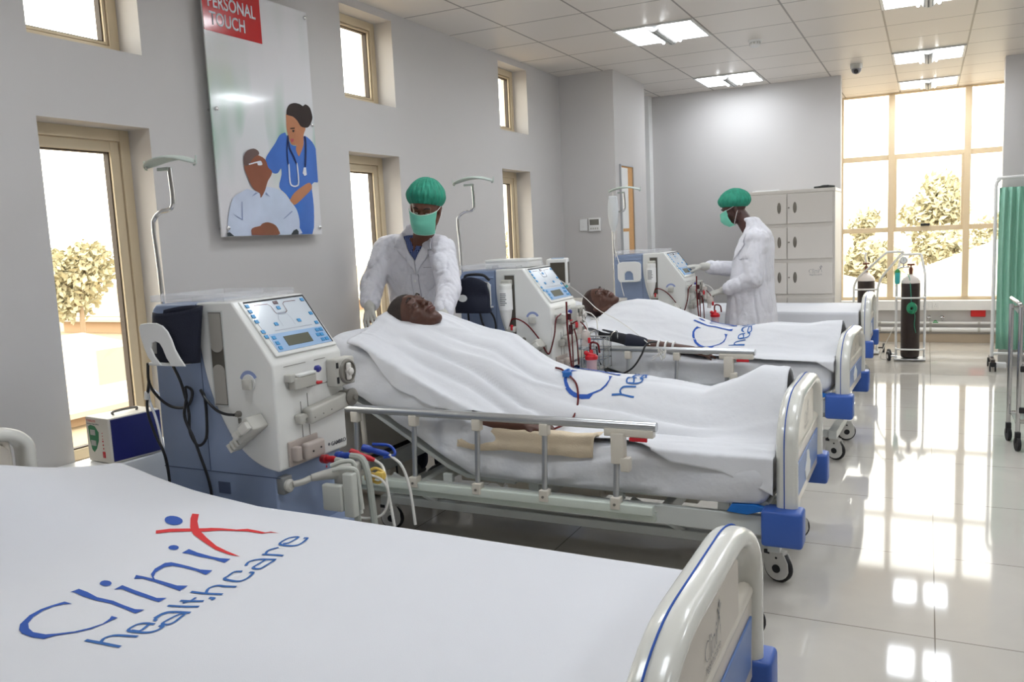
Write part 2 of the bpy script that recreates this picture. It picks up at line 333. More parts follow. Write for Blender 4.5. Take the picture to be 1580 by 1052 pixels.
POSTER = [('white_haze', [(-0.044, 0.32), (0.155, 0.335), (0.156, 0.234), (0.055, 0.186), (0.014, -0.008), (-0.035, -0.01)]), ('scrub_blue', [(0.477, 0.531), (0.432, 0.513), (0.391, 0.467), (0.345, 0.422), (0.31, 0.379), (0.325, 0.334), (0.359, 0.312), (0.395, 0.314), (0.422, 0.339), (0.422, 0.305), (0.397, 0.241), (0.446, 0.204), (0.498, 0.146), (0.53, 0.091), (0.535, 0.036), (0.518, -0.006), (0.638, -0.011), (0.667, 0.138), (0.665, 0.265), (0.735, 0.283), (0.737, 0.37), (0.735, 0.452), (0.73, 0.448), (0.694, 0.498), (0.629, 0.526), (0.601, 0.476), (0.567, 0.466), (0.518, 0.47), (0.499, 0.497)]), ('skin_light', [(0.493, 0.628), (0.49, 0.557), (0.497, 0.518), (0.509, 0.487), (0.523, 0.47), (0.556, 0.469), (0.553, 0.444), (0.571, 0.412), (0.59, 0.432), (0.618, 0.477), (0.624, 0.529), (0.645, 0.567), (0.613, 0.579), (0.583, 0.612), (0.525, 0.627)]), ('hair_dark', [(0.496, 0.626), (0.502, 0.653), (0.526, 0.681), (0.571, 0.695), (0.615, 0.693), (0.636, 0.686), (0.66, 0.698), (0.693, 0.685), (0.707, 0.654), (0.709, 0.625), (0.681, 0.585), (0.651, 0.571), (0.607, 0.575), (0.582, 0.601), (0.551, 0.619), (0.519, 0.623)]), ('skin_light', [(0.472, 0.175), (0.514, 0.215), (0.611, 0.263), (0.65, 0.27), (0.658, 0.239), (0.579, 0.187), (0.514, 0.151), (0.485, 0.156)]), ('lips', [(0.513, 0.5), (0.541, 0.502), (0.536, 0.489), (0.519, 0.481)]), ('hair_dark', [(0.517, 0.557), (0.556, 0.563), (0.552, 0.557), (0.519, 0.552)]), ('hair_dark', [(0.532, 0.548), (0.552, 0.55), (0.545, 0.538), (0.534, 0.539)]), ('steth', [(0.488, 0.514), (0.499, 0.515), (0.505, 0.455), (0.533, 0.41), (0.55, 0.371), (0.542, 0.369), (0.521, 0.405), (0.494, 0.447)]), ('steth', [(0.487, 0.503), (0.473, 0.431), (0.474, 0.367), (0.482, 0.367), (0.482, 0.432), (0.492, 0.489)]), ('steth', [(0.623, 0.521), (0.637, 0.523), (0.641, 0.479), (0.625, 0.368), (0.611, 0.367), (0.628, 0.471)]), ('white', [(0.479, 0.361), (0.488, 0.362), (0.487, 0.274), (0.503, 0.254), (0.533, 0.255), (0.547, 0.276), (0.546, 0.365), (0.555, 0.365), (0.556, 0.271), (0.536, 0.248), (0.499, 0.247), (0.477, 0.268)]), ('white', [(0.602, 0.353), (0.621, 0.354), (0.623, 0.314), (0.604, 0.308), (0.59, 0.322)]), ('shirt_pale', [(0.155, 0.225), (0.238, 0.208), (0.248, 0.181), (0.284, 0.229), (0.302, 0.239), (0.392, 0.227), (0.451, 0.185), (0.512, 0.131), (0.532, 0.076), (0.53, 0.026), (0.51, -0.013), (0.038, -0.01), (0.003, 0.008), (0.013, 0.086), (0.054, 0.177), (0.121, 0.21)]), ('skin_dark', [(0.15, 0.353), (0.15, 0.321), (0.16, 0.298), (0.178, 0.258), (0.206, 0.222), (0.244, 0.204), (0.248, 0.181), (0.283, 0.219), (0.309, 0.267), (0.337, 0.297), (0.346, 0.321), (0.321, 0.339), (0.302, 0.38), (0.24, 0.399), (0.186, 0.387)]), ('hair_grey', [(0.147, 0.348), (0.151, 0.385), (0.177, 0.414), (0.224, 0.428), (0.256, 0.419), (0.26, 0.401), (0.233, 0.39), (0.204, 0.369), (0.182, 0.345), (0.155, 0.339)]), ('white', [(0.182, 0.35), (0.243, 0.365), (0.27, 0.369), (0.278, 0.35), (0.247, 0.346), (0.239, 0.357), (0.185, 0.345)]), ('shirt_shade', [(0.109, 0.16), (0.115, 0.16), (0.108, 0.07), (0.099, 0.07)]), ('shirt_shade', [(0.039, 0.102), (0.099, 0.075), (0.104, 0.068), (0.086, 0.075)]), ('shirt_shade', [(0.399, 0.072), (0.473, 0.116), (0.484, 0.114), (0.417, 0.077)]), ('shirt_shade', [(0.182, 0.186), (0.211, 0.208), (0.231, 0.206)]), ('shirt_shade', [(0.286, 0.212), (0.317, 0.187), (0.281, 0.2)]), ('skin_dark', [(0.159, -0.007), (0.164, 0.026), (0.225, 0.039), (0.239, 0.049), (0.281, 0.057), (0.335, 0.043), (0.36, 0.014), (0.35, -0.01)]), ('chair', [(-0.008, -0.01), (-0.009, 0.008), (0.01, 0.01), (0.038, -0.01)]), ('chair', [(0.454, -0.01), (0.476, 0.012), (0.502, 0.019), (0.516, 0.007), (0.514, -0.011)])]
# ================================================================== THE ROOM
LX = -3.13; RX = 3.2; BY = -2.2; BAYY = 11.05
WIN_Y = [(.16, .695), (2.20, 2.735), (4.19, 4.73), (6.24, 6.78)]
ZL = (.55, 2.03); ZU = (2.345, 2.89)
def build_room():
    m = MB(); m.box(LX-.3, RX+.3, BY-.3, BAYY+.2, -.1, 0); struct(m.build('floor', FLOOR, smooth=False))
    m = MB(); m.box(LX-.3, RX+.3, BY-.3, BAYY+.2, CEIL_Z, CEIL_Z+.1); struct(m.build('ceiling', CEIL, smooth=False))
    # left wall with its window openings
    m = MB(); ys = [BY-.3]+[v for w in WIN_Y for v in w]+[9.6]
    for i in range(0, len(ys), 2): m.box(LX-.25, LX, ys[i], ys[i+1], 0, CEIL_Z)
    for a, b in WIN_Y:
        m.box(LX-.25, LX, a, b, 0, ZL[0]); m.box(LX-.25, LX, a, b, ZL[1], ZU[0]); m.box(LX-.25, LX, a, b, ZU[1], CEIL_Z)
    struct(m.build('wall_left', WALL, smooth=False))
    m = MB(); m.box(LX, -2.595, 7.5, 8.45, 0, CEIL_Z); struct(m.build('wall_pier', WALL, smooth=False))
    m = MB(); m.box(LX, -.81, 9.35, 9.5, 0, CEIL_Z); m.box(LX-.3, LX, 9.3, 9.6, 0, CEIL_Z); struct(m.build('wall_back', WALL, smooth=False))
    m = MB(); m.box(-2.865, -2.785, 9.22, 9.35, 0, CEIL_Z); struct(m.build('trim_1', WHITEP, smooth=False))
    m = MB(); m.box(.636, RX, 9.35, 9.5, 0, CEIL_Z); struct(m.build('wall_back_right', WALL, smooth=False))
    m = MB(); m.box(RX, RX+.2, BY, 9.5, 0, CEIL_Z); struct(m.build('wall_right', WALL, smooth=False))
    m = MB(); m.box(LX, RX, BY-.2, BY, 0, CEIL_Z); struct(m.build('wall_behind', WALL, smooth=False))
    m = MB(); m.box(-1.1, -.95, 9.5, BAYY+.2, 0, CEIL_Z); struct(m.build('wall_bay_left', WALL, smooth=False))
    m = MB(); m.box(.78, .93, 9.5, BAYY+.2, 0, CEIL_Z); struct(m.build('wall_bay_right', WALL, smooth=False))
    m = MB(); m.box(-.95, .78, BAYY, BAYY+.2, 0, .5); struct(m.build('wall_bay_front', WALL, smooth=False))
    m = MB(); m.box(-.95, .78, BAYY-.02, BAYY, 0, .1); struct(m.build('baseboard_bay', mat('baseboard_tile', (196, 180, 158), .4), smooth=False))
    m = MB(); m.box(LX, LX+.012, BY, 7.5, 0, .1); struct(m.build('baseboard_left', mat('baseboard_tile', (196, 180, 158), .4), smooth=False))
    # windows of the left wall
    n = 0; dk = mat('dark_gasket', (70, 58, 48), .6)
    for a, b in WIN_Y:
        for z0, z1, low in ((ZL[0], ZL[1], 1), (ZU[0], ZU[1], 0)):
            n += 1; m = MB(); x0 = LX-.20; x1 = LX-.135; w = .05
            for (p, q, r, s_) in ((a, a+w, z0, z1), (b-w, b, z0, z1), (a+w, b-w, z0, z0+w), (a+w, b-w, z1-w, z1)): m.box(x0, x1, p, q, r, s_)
            a2, b2, c2, d2 = a+w+.004, b-w-.004, z0+w+.004, z1-w-.004; w2 = .045 if low else .012
            for (p, q, r, s_) in ((a2, a2+w2, c2, d2), (b2-w2, b2, c2, d2), (a2+w2, b2-w2, c2, c2+w2), (a2+w2, b2-w2, d2-w2, d2)): m.box(x0+.01, x1-.008, p, q, r, s_)
            o = struct(m.build('window_%d' % n, FRAME, smooth=False, bevel=.002))
            m = MB(); t = .006
            for (p, q, r, s_) in ((a2+w2, a2+w2+t, c2+w2, d2-w2), (b2-w2-t, b2-w2, c2+w2, d2-w2), (a2+w2, b2-w2, c2+w2, c2+w2+t), (a2+w2, b2-w2, d2-w2-t, d2-w2)): m.box(x0+.015, x1-.02, p, q, r, s_)
            m.build('gasket', dk, o, smooth=False)
            m = MB(); m.box(x0+.02, x0+.026, a2+w2, b2-w2, c2+w2, d2-w2); m.build('pane', GLASS, o, smooth=False)
    # bay window
    m = MB(); y0, y1 = BAYY+.04, BAYY+.10
    m.box(-.95, -.925, y0, y1, .5, CEIL_Z); m.box(.755, .78, y0, y1, .5, CEIL_Z); m.box(-.925, .755, y0, y1, .5, .54)
    m.box(-.925, .755, y0, y1, CEIL_Z-.02, CEIL_Z)
    m.box(-.43, -.36, y0-.02, y1, .54, CEIL_Z-.02); m.box(.365, .435, y0-.02, y1, .54, CEIL_Z-.02)
    for zz in (2.20, 1.345):
        m.box(-.925, -.43, y0, y1, zz-.03, zz+.03); m.box(-.36, .365, y0, y1, zz-.03, zz+.03); m.box(.435, .755, y0, y1, zz-.03, zz+.03)
    m.box(-.36, -.335, y0, y1, 1.375, 2.17); m.box(.34, .365, y0, y1, 1.375, 2.17)
    o = struct(m.build('window_9', mat('bay_frame_metal', (226, 206, 172), .4, .1, var=.02), smooth=False, bevel=.003))
    m = MB()
    for xa, xb in ((-.925, -.43), (-.36, .365), (.435, .755)):
        for za, zb in ((.54, 1.315), (1.375, 2.17), (2.23, CEIL_Z-.02)): m.box(xa, xb, y0+.03, y0+.036, za, zb)
    m.build('pane', GLASS, o, smooth=False)
    m = MB(); m.box(-.075, .025, y0-.03, y0, 1.375, 1.405); m.build('window_stay', BLACKR, o, bevel=.004)
    m = MB(); m.box(-.95, .78, BAYY-.07, BAYY, .385, .5); o = struct(m.build('trim_2', WHITEP, smooth=False, bevel=.006))
build_room()

def wall_bits():
    # trunking sockets, pipes and valves below the bay window
    for i, x in enumerate((-.02, .10)):
        t = thing('wall_socket', 'small white socket plate %s on the trunking under the bay window' % ('nearer the oxygen cylinder' if i == 0 else 'farther from the oxygen cylinder'), 'socket', (x, BAYY-.07, .445))
        m = MB(); m.box(-.035, .035, -.008, 0, -.035, .035); m.build('plate', WHITEP, t, bevel=.003)
        m = MB()
        for dx, dz in ((0, .012), (-.01, -.01), (.01, -.01)): m.box(dx-.002, dx+.002, -.0095, -.008, dz-.003, dz+.003)
        m.build('pin_holes', BLACKR, t, smooth=False)
    for z, r, nm, lb in ((.155, .026, 'wall_pipe', 'thick white pipe low along the wall under the bay window'), (.235, .014, 'wall_pipe', 'thin white pipe above the thick one under the bay window')):
        t = thing(nm, lb, 'pipe', (0, BAYY-.05, z)); m = MB(); m.cyl((-.95, 0, 0), (.78, 0, 0), r); m.build('pipe_run', WHITEP, t)
        m = MB()
        for x in (-.5, .05, .55): m.cyl((x-.012, 0, 0), (x+.012, 0, 0), r+.006)
        m.build('clip', MGREY, t)
    for x, c, lb in ((.03, CHROME, 'chrome wall tap left of the green valve under the bay window'), (.10, mat('green_valve', (60, 150, 80), .4), 'green valve between two chrome taps under the bay window'), (.17, CHROME, 'chrome wall tap right of the green valve under the bay window')):
        t = thing('wall_tap', lb, 'valve', (x, BAYY-.035, .27)); dz = -.03 if c is not CHROME else .03
        m = MB(); m.lathe([(.02, 0), (.022, .01), (.012, .02), (.012, .05)], (0, .035, dz), (0, -1, 0), 16); m.build('valve_body', c, t)
        m = MB(); m.box(-.03, .03, -.03, -.015, dz-.006, dz+.006, b=.003); m.cyl((0, -.01, dz), (0, -.01, -.03), .007); m.build('valve_handle', c, t)
    t = thing('red_wall_box', 'small red box on the wall beside the green curtain screen', 'box', (.54, BAYY-.0, .355))
    m = MB(); m.box(-.075, .075, -.05, 0, -.048, .048, b=.006); m.build('box_body', mat('red_box', (206, 34, 34), .4), t); m = MB(); m.box(-.06, .06, -.053, -.05, -.035, .035); m.build('box_lid', mat('red_box', (206, 34, 34), .4), t, smooth=False)
    # thermostat pair on the pier
    t = thing('wall_switch', 'plain white square switch plate left of the thermostat', 'switch', (-2.925, 7.5, 1.55)); m = MB(); m.box(-.038, .038, -.012, 0, -.055, .055); m.build('plate', WHITEP, t, bevel=.004)
    m = MB(); m.box(-.012, .012, -.018, -.012, -.02, .02); m.build('rocker', WHITEP, t, bevel=.002)
    t = thing('thermostat', 'white thermostat with grey display on the pier wall', 'thermostat', (-2.81, 7.5, 1.55)); m = MB(); m.box(-.058, .058, -.025, 0, -.062, .062); m.build('case', WHITEP, t, bevel=.005)
    m = MB(); m.box(-.045, .045, -.027, -.025, -.005, .048); m.build('display', mat('lcd_grey', (120, 118, 110), .3), t, smooth=False)
    m = MB()
    for k in range(4): m.box(-.04+k*.022, -.026+k*.022, -.028, -.025, -.045, -.03)
    m.build('button', MGREY, t, smooth=False)
    # notice board on the pier's side
    t = thing('notice_board', 'narrow cork notice board with white papers on the pier side', 'notice board', (-2.595, 7.80, 1.6)); m = MB()
    for y0, y1, z0, z1 in ((-.19, -.175, -.55, .5), (.175, .19, -.55, .5), (-.175, .175, .485, .5), (-.175, .175, -.55, -.535)): m.box(0, .018, y0, y1, z0, z1)
    m.build('frame', ALU, t, smooth=False)
    m = MB(); m.box(0, .008, -.175, .175, -.535, .485); m.build('cork_panel', mat('cork', (206, 158, 104), .9, var=.12, scale=60), t, smooth=False)
    m = MB(); m.box(.008, .0095, -.17, .03, -.1, .47); m.box(.008, .0095, -.16, .02, -.5, -.13); m.build('paper_sheets', WHITEP, t, smooth=False)
wall_bits()

def ceiling_things():
    em = mat('lit_diffuser', (255, 255, 255), .5, var=0, emit=(240, 247, 254), es=LIGHT_E)
    tb = mat('lit_tube', (255, 255, 255), .5, var=0, emit=(250, 252, 255), es=LIGHT_E*1.0)
    t = thing('ceiling_light', 'x', 'ceiling light', (0, 0, CEIL_Z), group='square ceiling lights')
    m = MB()
    for a, b, c, d in ((-.295, -.275, -.295, .295), (.275, .295, -.295, .295), (-.275, .275, -.295, -.275), (-.275, .275, .275, .295)): m.box(a, b, c, d, -.012, 0)
    m.build('frame', WHITEP, t, smooth=False)
    for s in (-1, 1):
        m = MB(); m.flat([(.09*s, -.275), (.275*s, -.275), (.275*s, .275), (.09*s, .275)], lambda a, b: (a, b, -.004)); m.build('diffuser', em, t, smooth=False)
        m = MB(); m.cyl((.065*s, -.25, -.022), (.065*s, .25, -.022), .011, seg=10); m.build('tube', tb, t)
    m = MB(); m.grid(lambda u, v: (.045*math.cos(PI*v), -.26+.52*u, -.014-.03*math.sin(PI*v)), 1, 10); o = m.build('basket', mat('basket_metal', (190, 190, 188), .5), t, solid=.002)
    m = MB()
    for i in range(12):
        for j in (-1, 0, 1): m.box(j*.022-.005, j*.022+.005, -.22+i*.04-.008, -.22+i*.04+.008, -.0475+abs(j)*.006, -.044+abs(j)*.006)
    m.build('basket_slots', mat('slot_dark', (110, 112, 112), .6), t, smooth=False)
    m = MB(); m.flat([(-.09, -.275), (.09, -.275), (.09, .275), (-.09, .275)], lambda a, b: (a, b, -.003)); m.build('pan', mat('pan_metal', (225, 228, 230), .3), t, smooth=False)
    LB = {0: 'large bright ceiling light above the middle beds, nearest of the left row', 1: 'bright ceiling light in front of the grey back wall', 2: 'bright ceiling light cut off by the top edge above the aisle',
          3: 'ceiling light beside the dome camera, second before the bay window', 4: 'ceiling light nearest the bay window glass'}
    for i, (x, y) in enumerate(LIGHT_SPOTS):
        if i == 0: r = t
        else:
            r = t.copy(); COL.objects.link(r)
            for ch in t.children: c = ch.copy(); COL.objects.link(c); c.parent = r
        r.location = (x, y, CEIL_Z)
        r['label'] = LB.get(i, ['square ceiling light over the nurse at the middle bed', 'square ceiling light over the foreground logo bed', 'square ceiling light over the middle bed\'s footboard', 'square ceiling light over the foreground footboard', 'square ceiling light over the chrome trolley', 'square ceiling light over the aisle right of the middle bed', 'square ceiling light over the aisle right of the foreground bed', 'square ceiling light behind the camera on the window side', 'square ceiling light behind the camera over the aisle', 'square ceiling light behind the camera on the far right'][i-5] if i >= 5 else '')

    t = thing('smoke_detector', 'round white smoke detector between the two left ceiling lights', 'smoke detector', (-1.257, 7.109, CEIL_Z))
    m = MB(); m.lathe([(.055, 0), (.055, -.012), (.05, -.018)], seg=28); m.build('base', WHITEP, t)
    m = MB(); m.lathe([(.042, -.022), (.044, -.04), (.03, -.052), (.01, -.055)], seg=28); m.build('cap', WHITEP, t)
    m = MB()
    for k in range(10): a = k*PI/5; m.box(-.004, .004, .036, .043, -.038, -.018, M=Matrix.Rotation(a, 4, 'Z'))
    m.build('vent_ribs', MGREY, t, smooth=False)
    t = thing('dome_camera', 'small grey dome security camera on the ceiling before the bay', 'camera', (-.625, 8.8, CEIL_Z))
    m = MB(); m.lathe([(.055, 0), (.055, -.035), (.05, -.045)], seg=28); m.build('base', MGREY, t)
    m = MB(); m.ell((0, -.005, -.05), (.045, .045, .045)); m.build('ball', mat('camera_grey', (120, 118, 122), .3), t)
    m = MB(); m.lathe([(.02, 0), (.02, .012), (.014, .014)], (0, -.04, -.07), (0, -.75, -.65), 18); m.build('lens', mat('lens_black', (12, 12, 14), .05), t)
ceiling_things()

# ================================================================== OUTSIDE
def leaf_mat(): return mat('pale_green_leaves', (176, 169, 138), .7, var=.15, scale=.8)  # outdoor haze is put into the leaf colour as paleness
def tree(x, y, h, w, label, zg=-3.2, dens=2200, seed=1, lf=.17):
    rnd = random.Random(seed); t = thing('tree', label, 'tree', (x, y, zg))
    m = MB(); m.tube([(0, 0, 0), (.1, 0, h*.3), (0, .1, h*.62)], lambda q: .16-.09*q, seg=8)
    cl = []
    for k in range(7):
        a = rnd.uniform(0, 2*PI); rr = rnd.uniform(.1, .62)*w; cz = rnd.uniform(.52, .95)*h; c = Vector((rr*math.cos(a), rr*math.sin(a), cz)); cl.append((c, rnd.uniform(.32, .55)*w))
        m.tube([(0, .05, h*.5), (c.x*.5, c.y*.5, (h*.5+c.z)/2), tuple(c)], lambda q: .07-.05*q, seg=6)
    m.build('trunk', mat('bark', (140, 120, 96), .9), t)
    m = MB()
    for i in range(dens):
        c, r = cl[i % len(cl)]; d = Vector((rnd.gauss(0, 1), rnd.gauss(0, 1), rnd.gauss(0, .8))).normalized()*r*rnd.uniform(.45, 1)
        p = c+d; u = Vector((rnd.gauss(0, 1), rnd.gauss(0, 1), rnd.gauss(0, 1))).normalized(); v = u.orthogonal().normalized(); s = lf*rnd.uniform(.6, 1.3)
        m._f([m.bm.verts.new(p+u*s), m.bm.verts.new(p+v*s*.5), m.bm.verts.new(p-u*s), m.bm.verts.new(p-v*s*.5)])
    m.build('crown', leaf_mat(), t, smooth=False, normals=False)
def house(x0, x1, y0, y1, ze, zr, label, axis='x', col=(160, 132, 102), roof=(168, 164, 152), zg=-3.2):
    t = thing('house', label, 'building', ((x0+x1)/2, (y0+y1)/2, zg)); m = MB(); m.box(x0, x1, y0, y1, zg, ze); m.build('wall', mat('house_wall_%d' % col[0], col, .8), t, world=True, smooth=False)
    m = MB(); e = .4; h_ = min(x1-x0, y1-y0)/2+e
    lo = [(x0-e, y0-e), (x1+e, y0-e), (x1+e, y1+e), (x0-e, y1+e)]
    rd = [(x0-e+h_, (y0+y1)/2), (x1+e-h_, (y0+y1)/2)] if x1-x0 >= y1-y0 else [((x0+x1)/2, y0-e+h_), ((x0+x1)/2, y1+e-h_)]
    L = [m.bm.verts.new((a, b, ze-.15)) for a, b in lo]; B = [m.bm.verts.new((a, b, ze-.3)) for a, b in lo]; Rg = [m.bm.verts.new((a, b, zr)) for a, b in rd]
    if x1-x0 >= y1-y0: F = [(L[0], L[1], Rg[1], Rg[0]), (L[1], L[2], Rg[1]), (L[2], L[3], Rg[0], Rg[1]), (L[3], L[0], Rg[0])]
    else: F = [(L[0], L[1], Rg[0]), (L[1], L[2], Rg[1], Rg[0]), (L[2], L[3], Rg[1]), (L[3], L[0], Rg[0], Rg[1])]
    for f in F+[(L[k], L[(k+1) % 4], B[(k+1) % 4], B[k]) for k in range(4)]+[tuple(B)]: m._f(f)
    m.build('roof', mat('pale_metal_roof_%d' % roof[2], roof, .5, var=.05, scale=2), t, world=True, smooth=False)
    m = MB()
    if x0 > -5:
        for k in range(3): xx = x0+(x1-x0)*(k+.5)/3; m.box(xx-.5, xx+.5, y0-.04, y0, zg+1.0, zg+2.0)
    else:
        for k in range(3): yy = y0+(y1-y0)*(k+.5)/3; m.box(x1, x1+.04, yy-.5, yy+.5, zg+1.0, zg+2.0)
    m.build('window', mat('far_window', (150, 150, 140), .3), t, world=True, smooth=False)
def outside():
    m = MB(); m.box(-110, 80, -50, 140, -3.4, -3.2); o = m.build('ground', mat('pale_dirt_ground', (146, 128, 100), .9, var=.2, scale=.3), smooth=False); struct(o)
    house(.0, 12, 23, 33, -.25, 2.0, 'low house with wide pale roof seen through the bay window right pane')
    house(-6.5, -1.1, 26, 33, -.9, .0, 'low pale roofed house beyond the bay window left pane', roof=(172, 166, 154))
    house(-28, -21, 11, 21.5, -2.6, -1.0, 'long low roof below the tree outside the nearest left window', 'y', roof=(170, 158, 140))
    house(-48, -36, 34, 52, -2.2, -.6, 'farther pale roof outside the second left window', 'y', roof=(166, 156, 142))
    tree(.6, 45, 6.3, 2.3, 'tallest tree in the middle pane of the bay window', seed=3, dens=3200)
    tree(-2.9, 45, 5.2, 1.1, 'thin tree beside the left mullion of the bay window', seed=4, dens=1200)
    tree(-6.3, 41, 4.9, 2.0, 'bushy tree behind the left pane of the bay window', seed=5)
    tree(-2.4, 37.5, 3.7, 1.7, 'low bushy tree behind the oxygen trolley handle', seed=6)
    tree(1.2, 38, 4.3, 1.9, 'low bushy tree just left of the pale roof', seed=12)
    tree(3.6, 50, 5.0, 2.0, 'distant tree in the right pane of the bay window', seed=7)
    tree(.9, 19.5, 2.6, 1.0, 'shrub below the roof in front of the bay window', seed=8, lf=.07, dens=1600)
    tree(-33, 24.2, 5.1, 2.3, 'wide crowned tree outside the nearest left window', seed=9, dens=4000)
    tree(-31, 47, 4.4, 2.2, 'tree outside the second left window', seed=10)
    tree(-33, 69, 4.6, 3.0, 'tree outside the farthest left window', seed=11)
outside()
# ================================================================== BEDS
# bed space: x = 0 at the foot, negative to the head, y across, z up
def arch(hw, z0, z1, r=.30, n=12):
    """half outline points (y,z) left bottom -> over the top -> right bottom"""
    P = [(-hw, z0)]
    for k in range(n+1):
        a = PI-PI/2*k/n; P.append((-hw+r+r*math.cos(a), z1-r*.62+r*.62*math.sin(a)))
    Q = [(-a, b) for a, b in reversed(P)]
    return P+Q
def make_logo(parent, f, solid=.0006, names=('logo_name', 'logo_figure', 'logo_tagline'), step=None, wd=.0044, mats=None):
    """Printed ward logo; f(a,b) -> point; a along the reading direction, b up"""
    mb_, mr_, mt_ = mats or (LOGOB, LOGOR, LOGOT)
    def polyset(polys):
        m = MB()
        for P in polys:
            # triangulate the flat outline, refine it, then lay it on the surface
            b = bmesh.new(); fc = b.faces.new([b.verts.new((p[0], p[1], 0)) for p in P]); fc.normal_update(); bmesh.ops.triangulate(b, faces=[fc])
            for _ in range(3):
                le = [e for e in b.edges if e.calc_length() > .03]
                if not le: break
                bmesh.ops.subdivide_edges(b, edges=le, cuts=1); bmesh.ops.triangulate(b, faces=b.faces[:])
            mp = {v: m.bm.verts.new(f(v.co.x, v.co.y)) for v in b.verts}
            for fc in b.faces: m._f([mp[v] for v in fc.verts])
            b.free()
        return m
    o1 = polyset(LOGO_BLUE).build(names[0], mb_, parent, smooth=False, normals=False)
    o2 = polyset(LOGO_RED).build(names[1], mr_, parent, smooth=False, normals=False)
    m = MB()
    for S in LOGO_STROKES:
        P = [Vector((a, b, 0)) for a, b in S]; P = catmull(P, 4) if len(P) > 2 else [P[0].lerp(P[1], k/4) for k in range(5)]
        L = []
        for i, p in enumerate(P):
            T = (P[min(i+1, len(P)-1)]-P[max(i-1, 0)]); N = Vector((-T.y, T.x, 0)); N = N.normalized() if N.length > 0 else Vector((0, 1, 0)); w = wd*(.75+.35*abs(N.x))
            L.append((m.bm.verts.new(f(p.x+N.x*w, p.y+N.y*w)), m.bm.verts.new(f(p.x-N.x*w, p.y-N.y*w))))
        for (a, b), (c, d) in zip(L, L[1:]): m._f((a, b, d, c))
    o3 = m.build(names[2], mt_, parent, smooth=False, normals=False)
    return o1, o2, o3
def castor(parent, x, y, zt, r=.062, rot=0):
    M = Matrix.Translation((x, y, 0)) @ Matrix.Rotation(rot, 4, 'Z')
    m = MB(); m.lathe([(r-.012, -.012), (r-.003, -.011), (r, -.006), (r, .006), (r-.003, .011), (r-.012, .012)], (0, 0, r), (0, 1, 0), 28); bmesh.ops.transform(m.bm, matrix=M, verts=m.bm.verts)
    w = m.build('castor', BLACKR, parent)
    m = MB()
    for s in (-1, 1):
        P = [(math.cos(a)*r*.86, r+.004+math.sin(a)*r*.86) for a in [PI*1.06+k*PI*.88/10 for k in range(11)]]+[(r*.8, r*1.5), (r*.55, r*2.0), (-r*.8, r*2.0), (-r*.9, r*1.4)]
        m.prism(P, s*.014, s*.02, lambda a, b, d: (a, d, b))
    m.box(-.04, .03, -.02, .02, 2*r-.004, 2*r+.012); m.cyl((-.005, 0, 2*r), (-.005, 0, zt), .014)
    bmesh.ops.transform(m.bm, matrix=M, verts=m.bm.verts); c = m.build('wheel_cover', mat('castor_white', (214, 212, 206), .35), w, bevel=.002)
    m = MB()
    for s in (-1, 1): m.lathe([(.018, 0), (.018, .004)], (0, s*.02, r), (0, s, 0), 18); m.lathe([(.005, 0), (.005, .003)], (0, s*.02, r*1.75), (0, s, 0), 12)
    m.box(-.055, -.03, -.022, .022, 2*r-.006, 2*r+.01); bmesh.ops.transform(m.bm, matrix=M, verts=m.bm.verts); m.build('hub_and_pedal', BLACKR, w, bevel=.001)
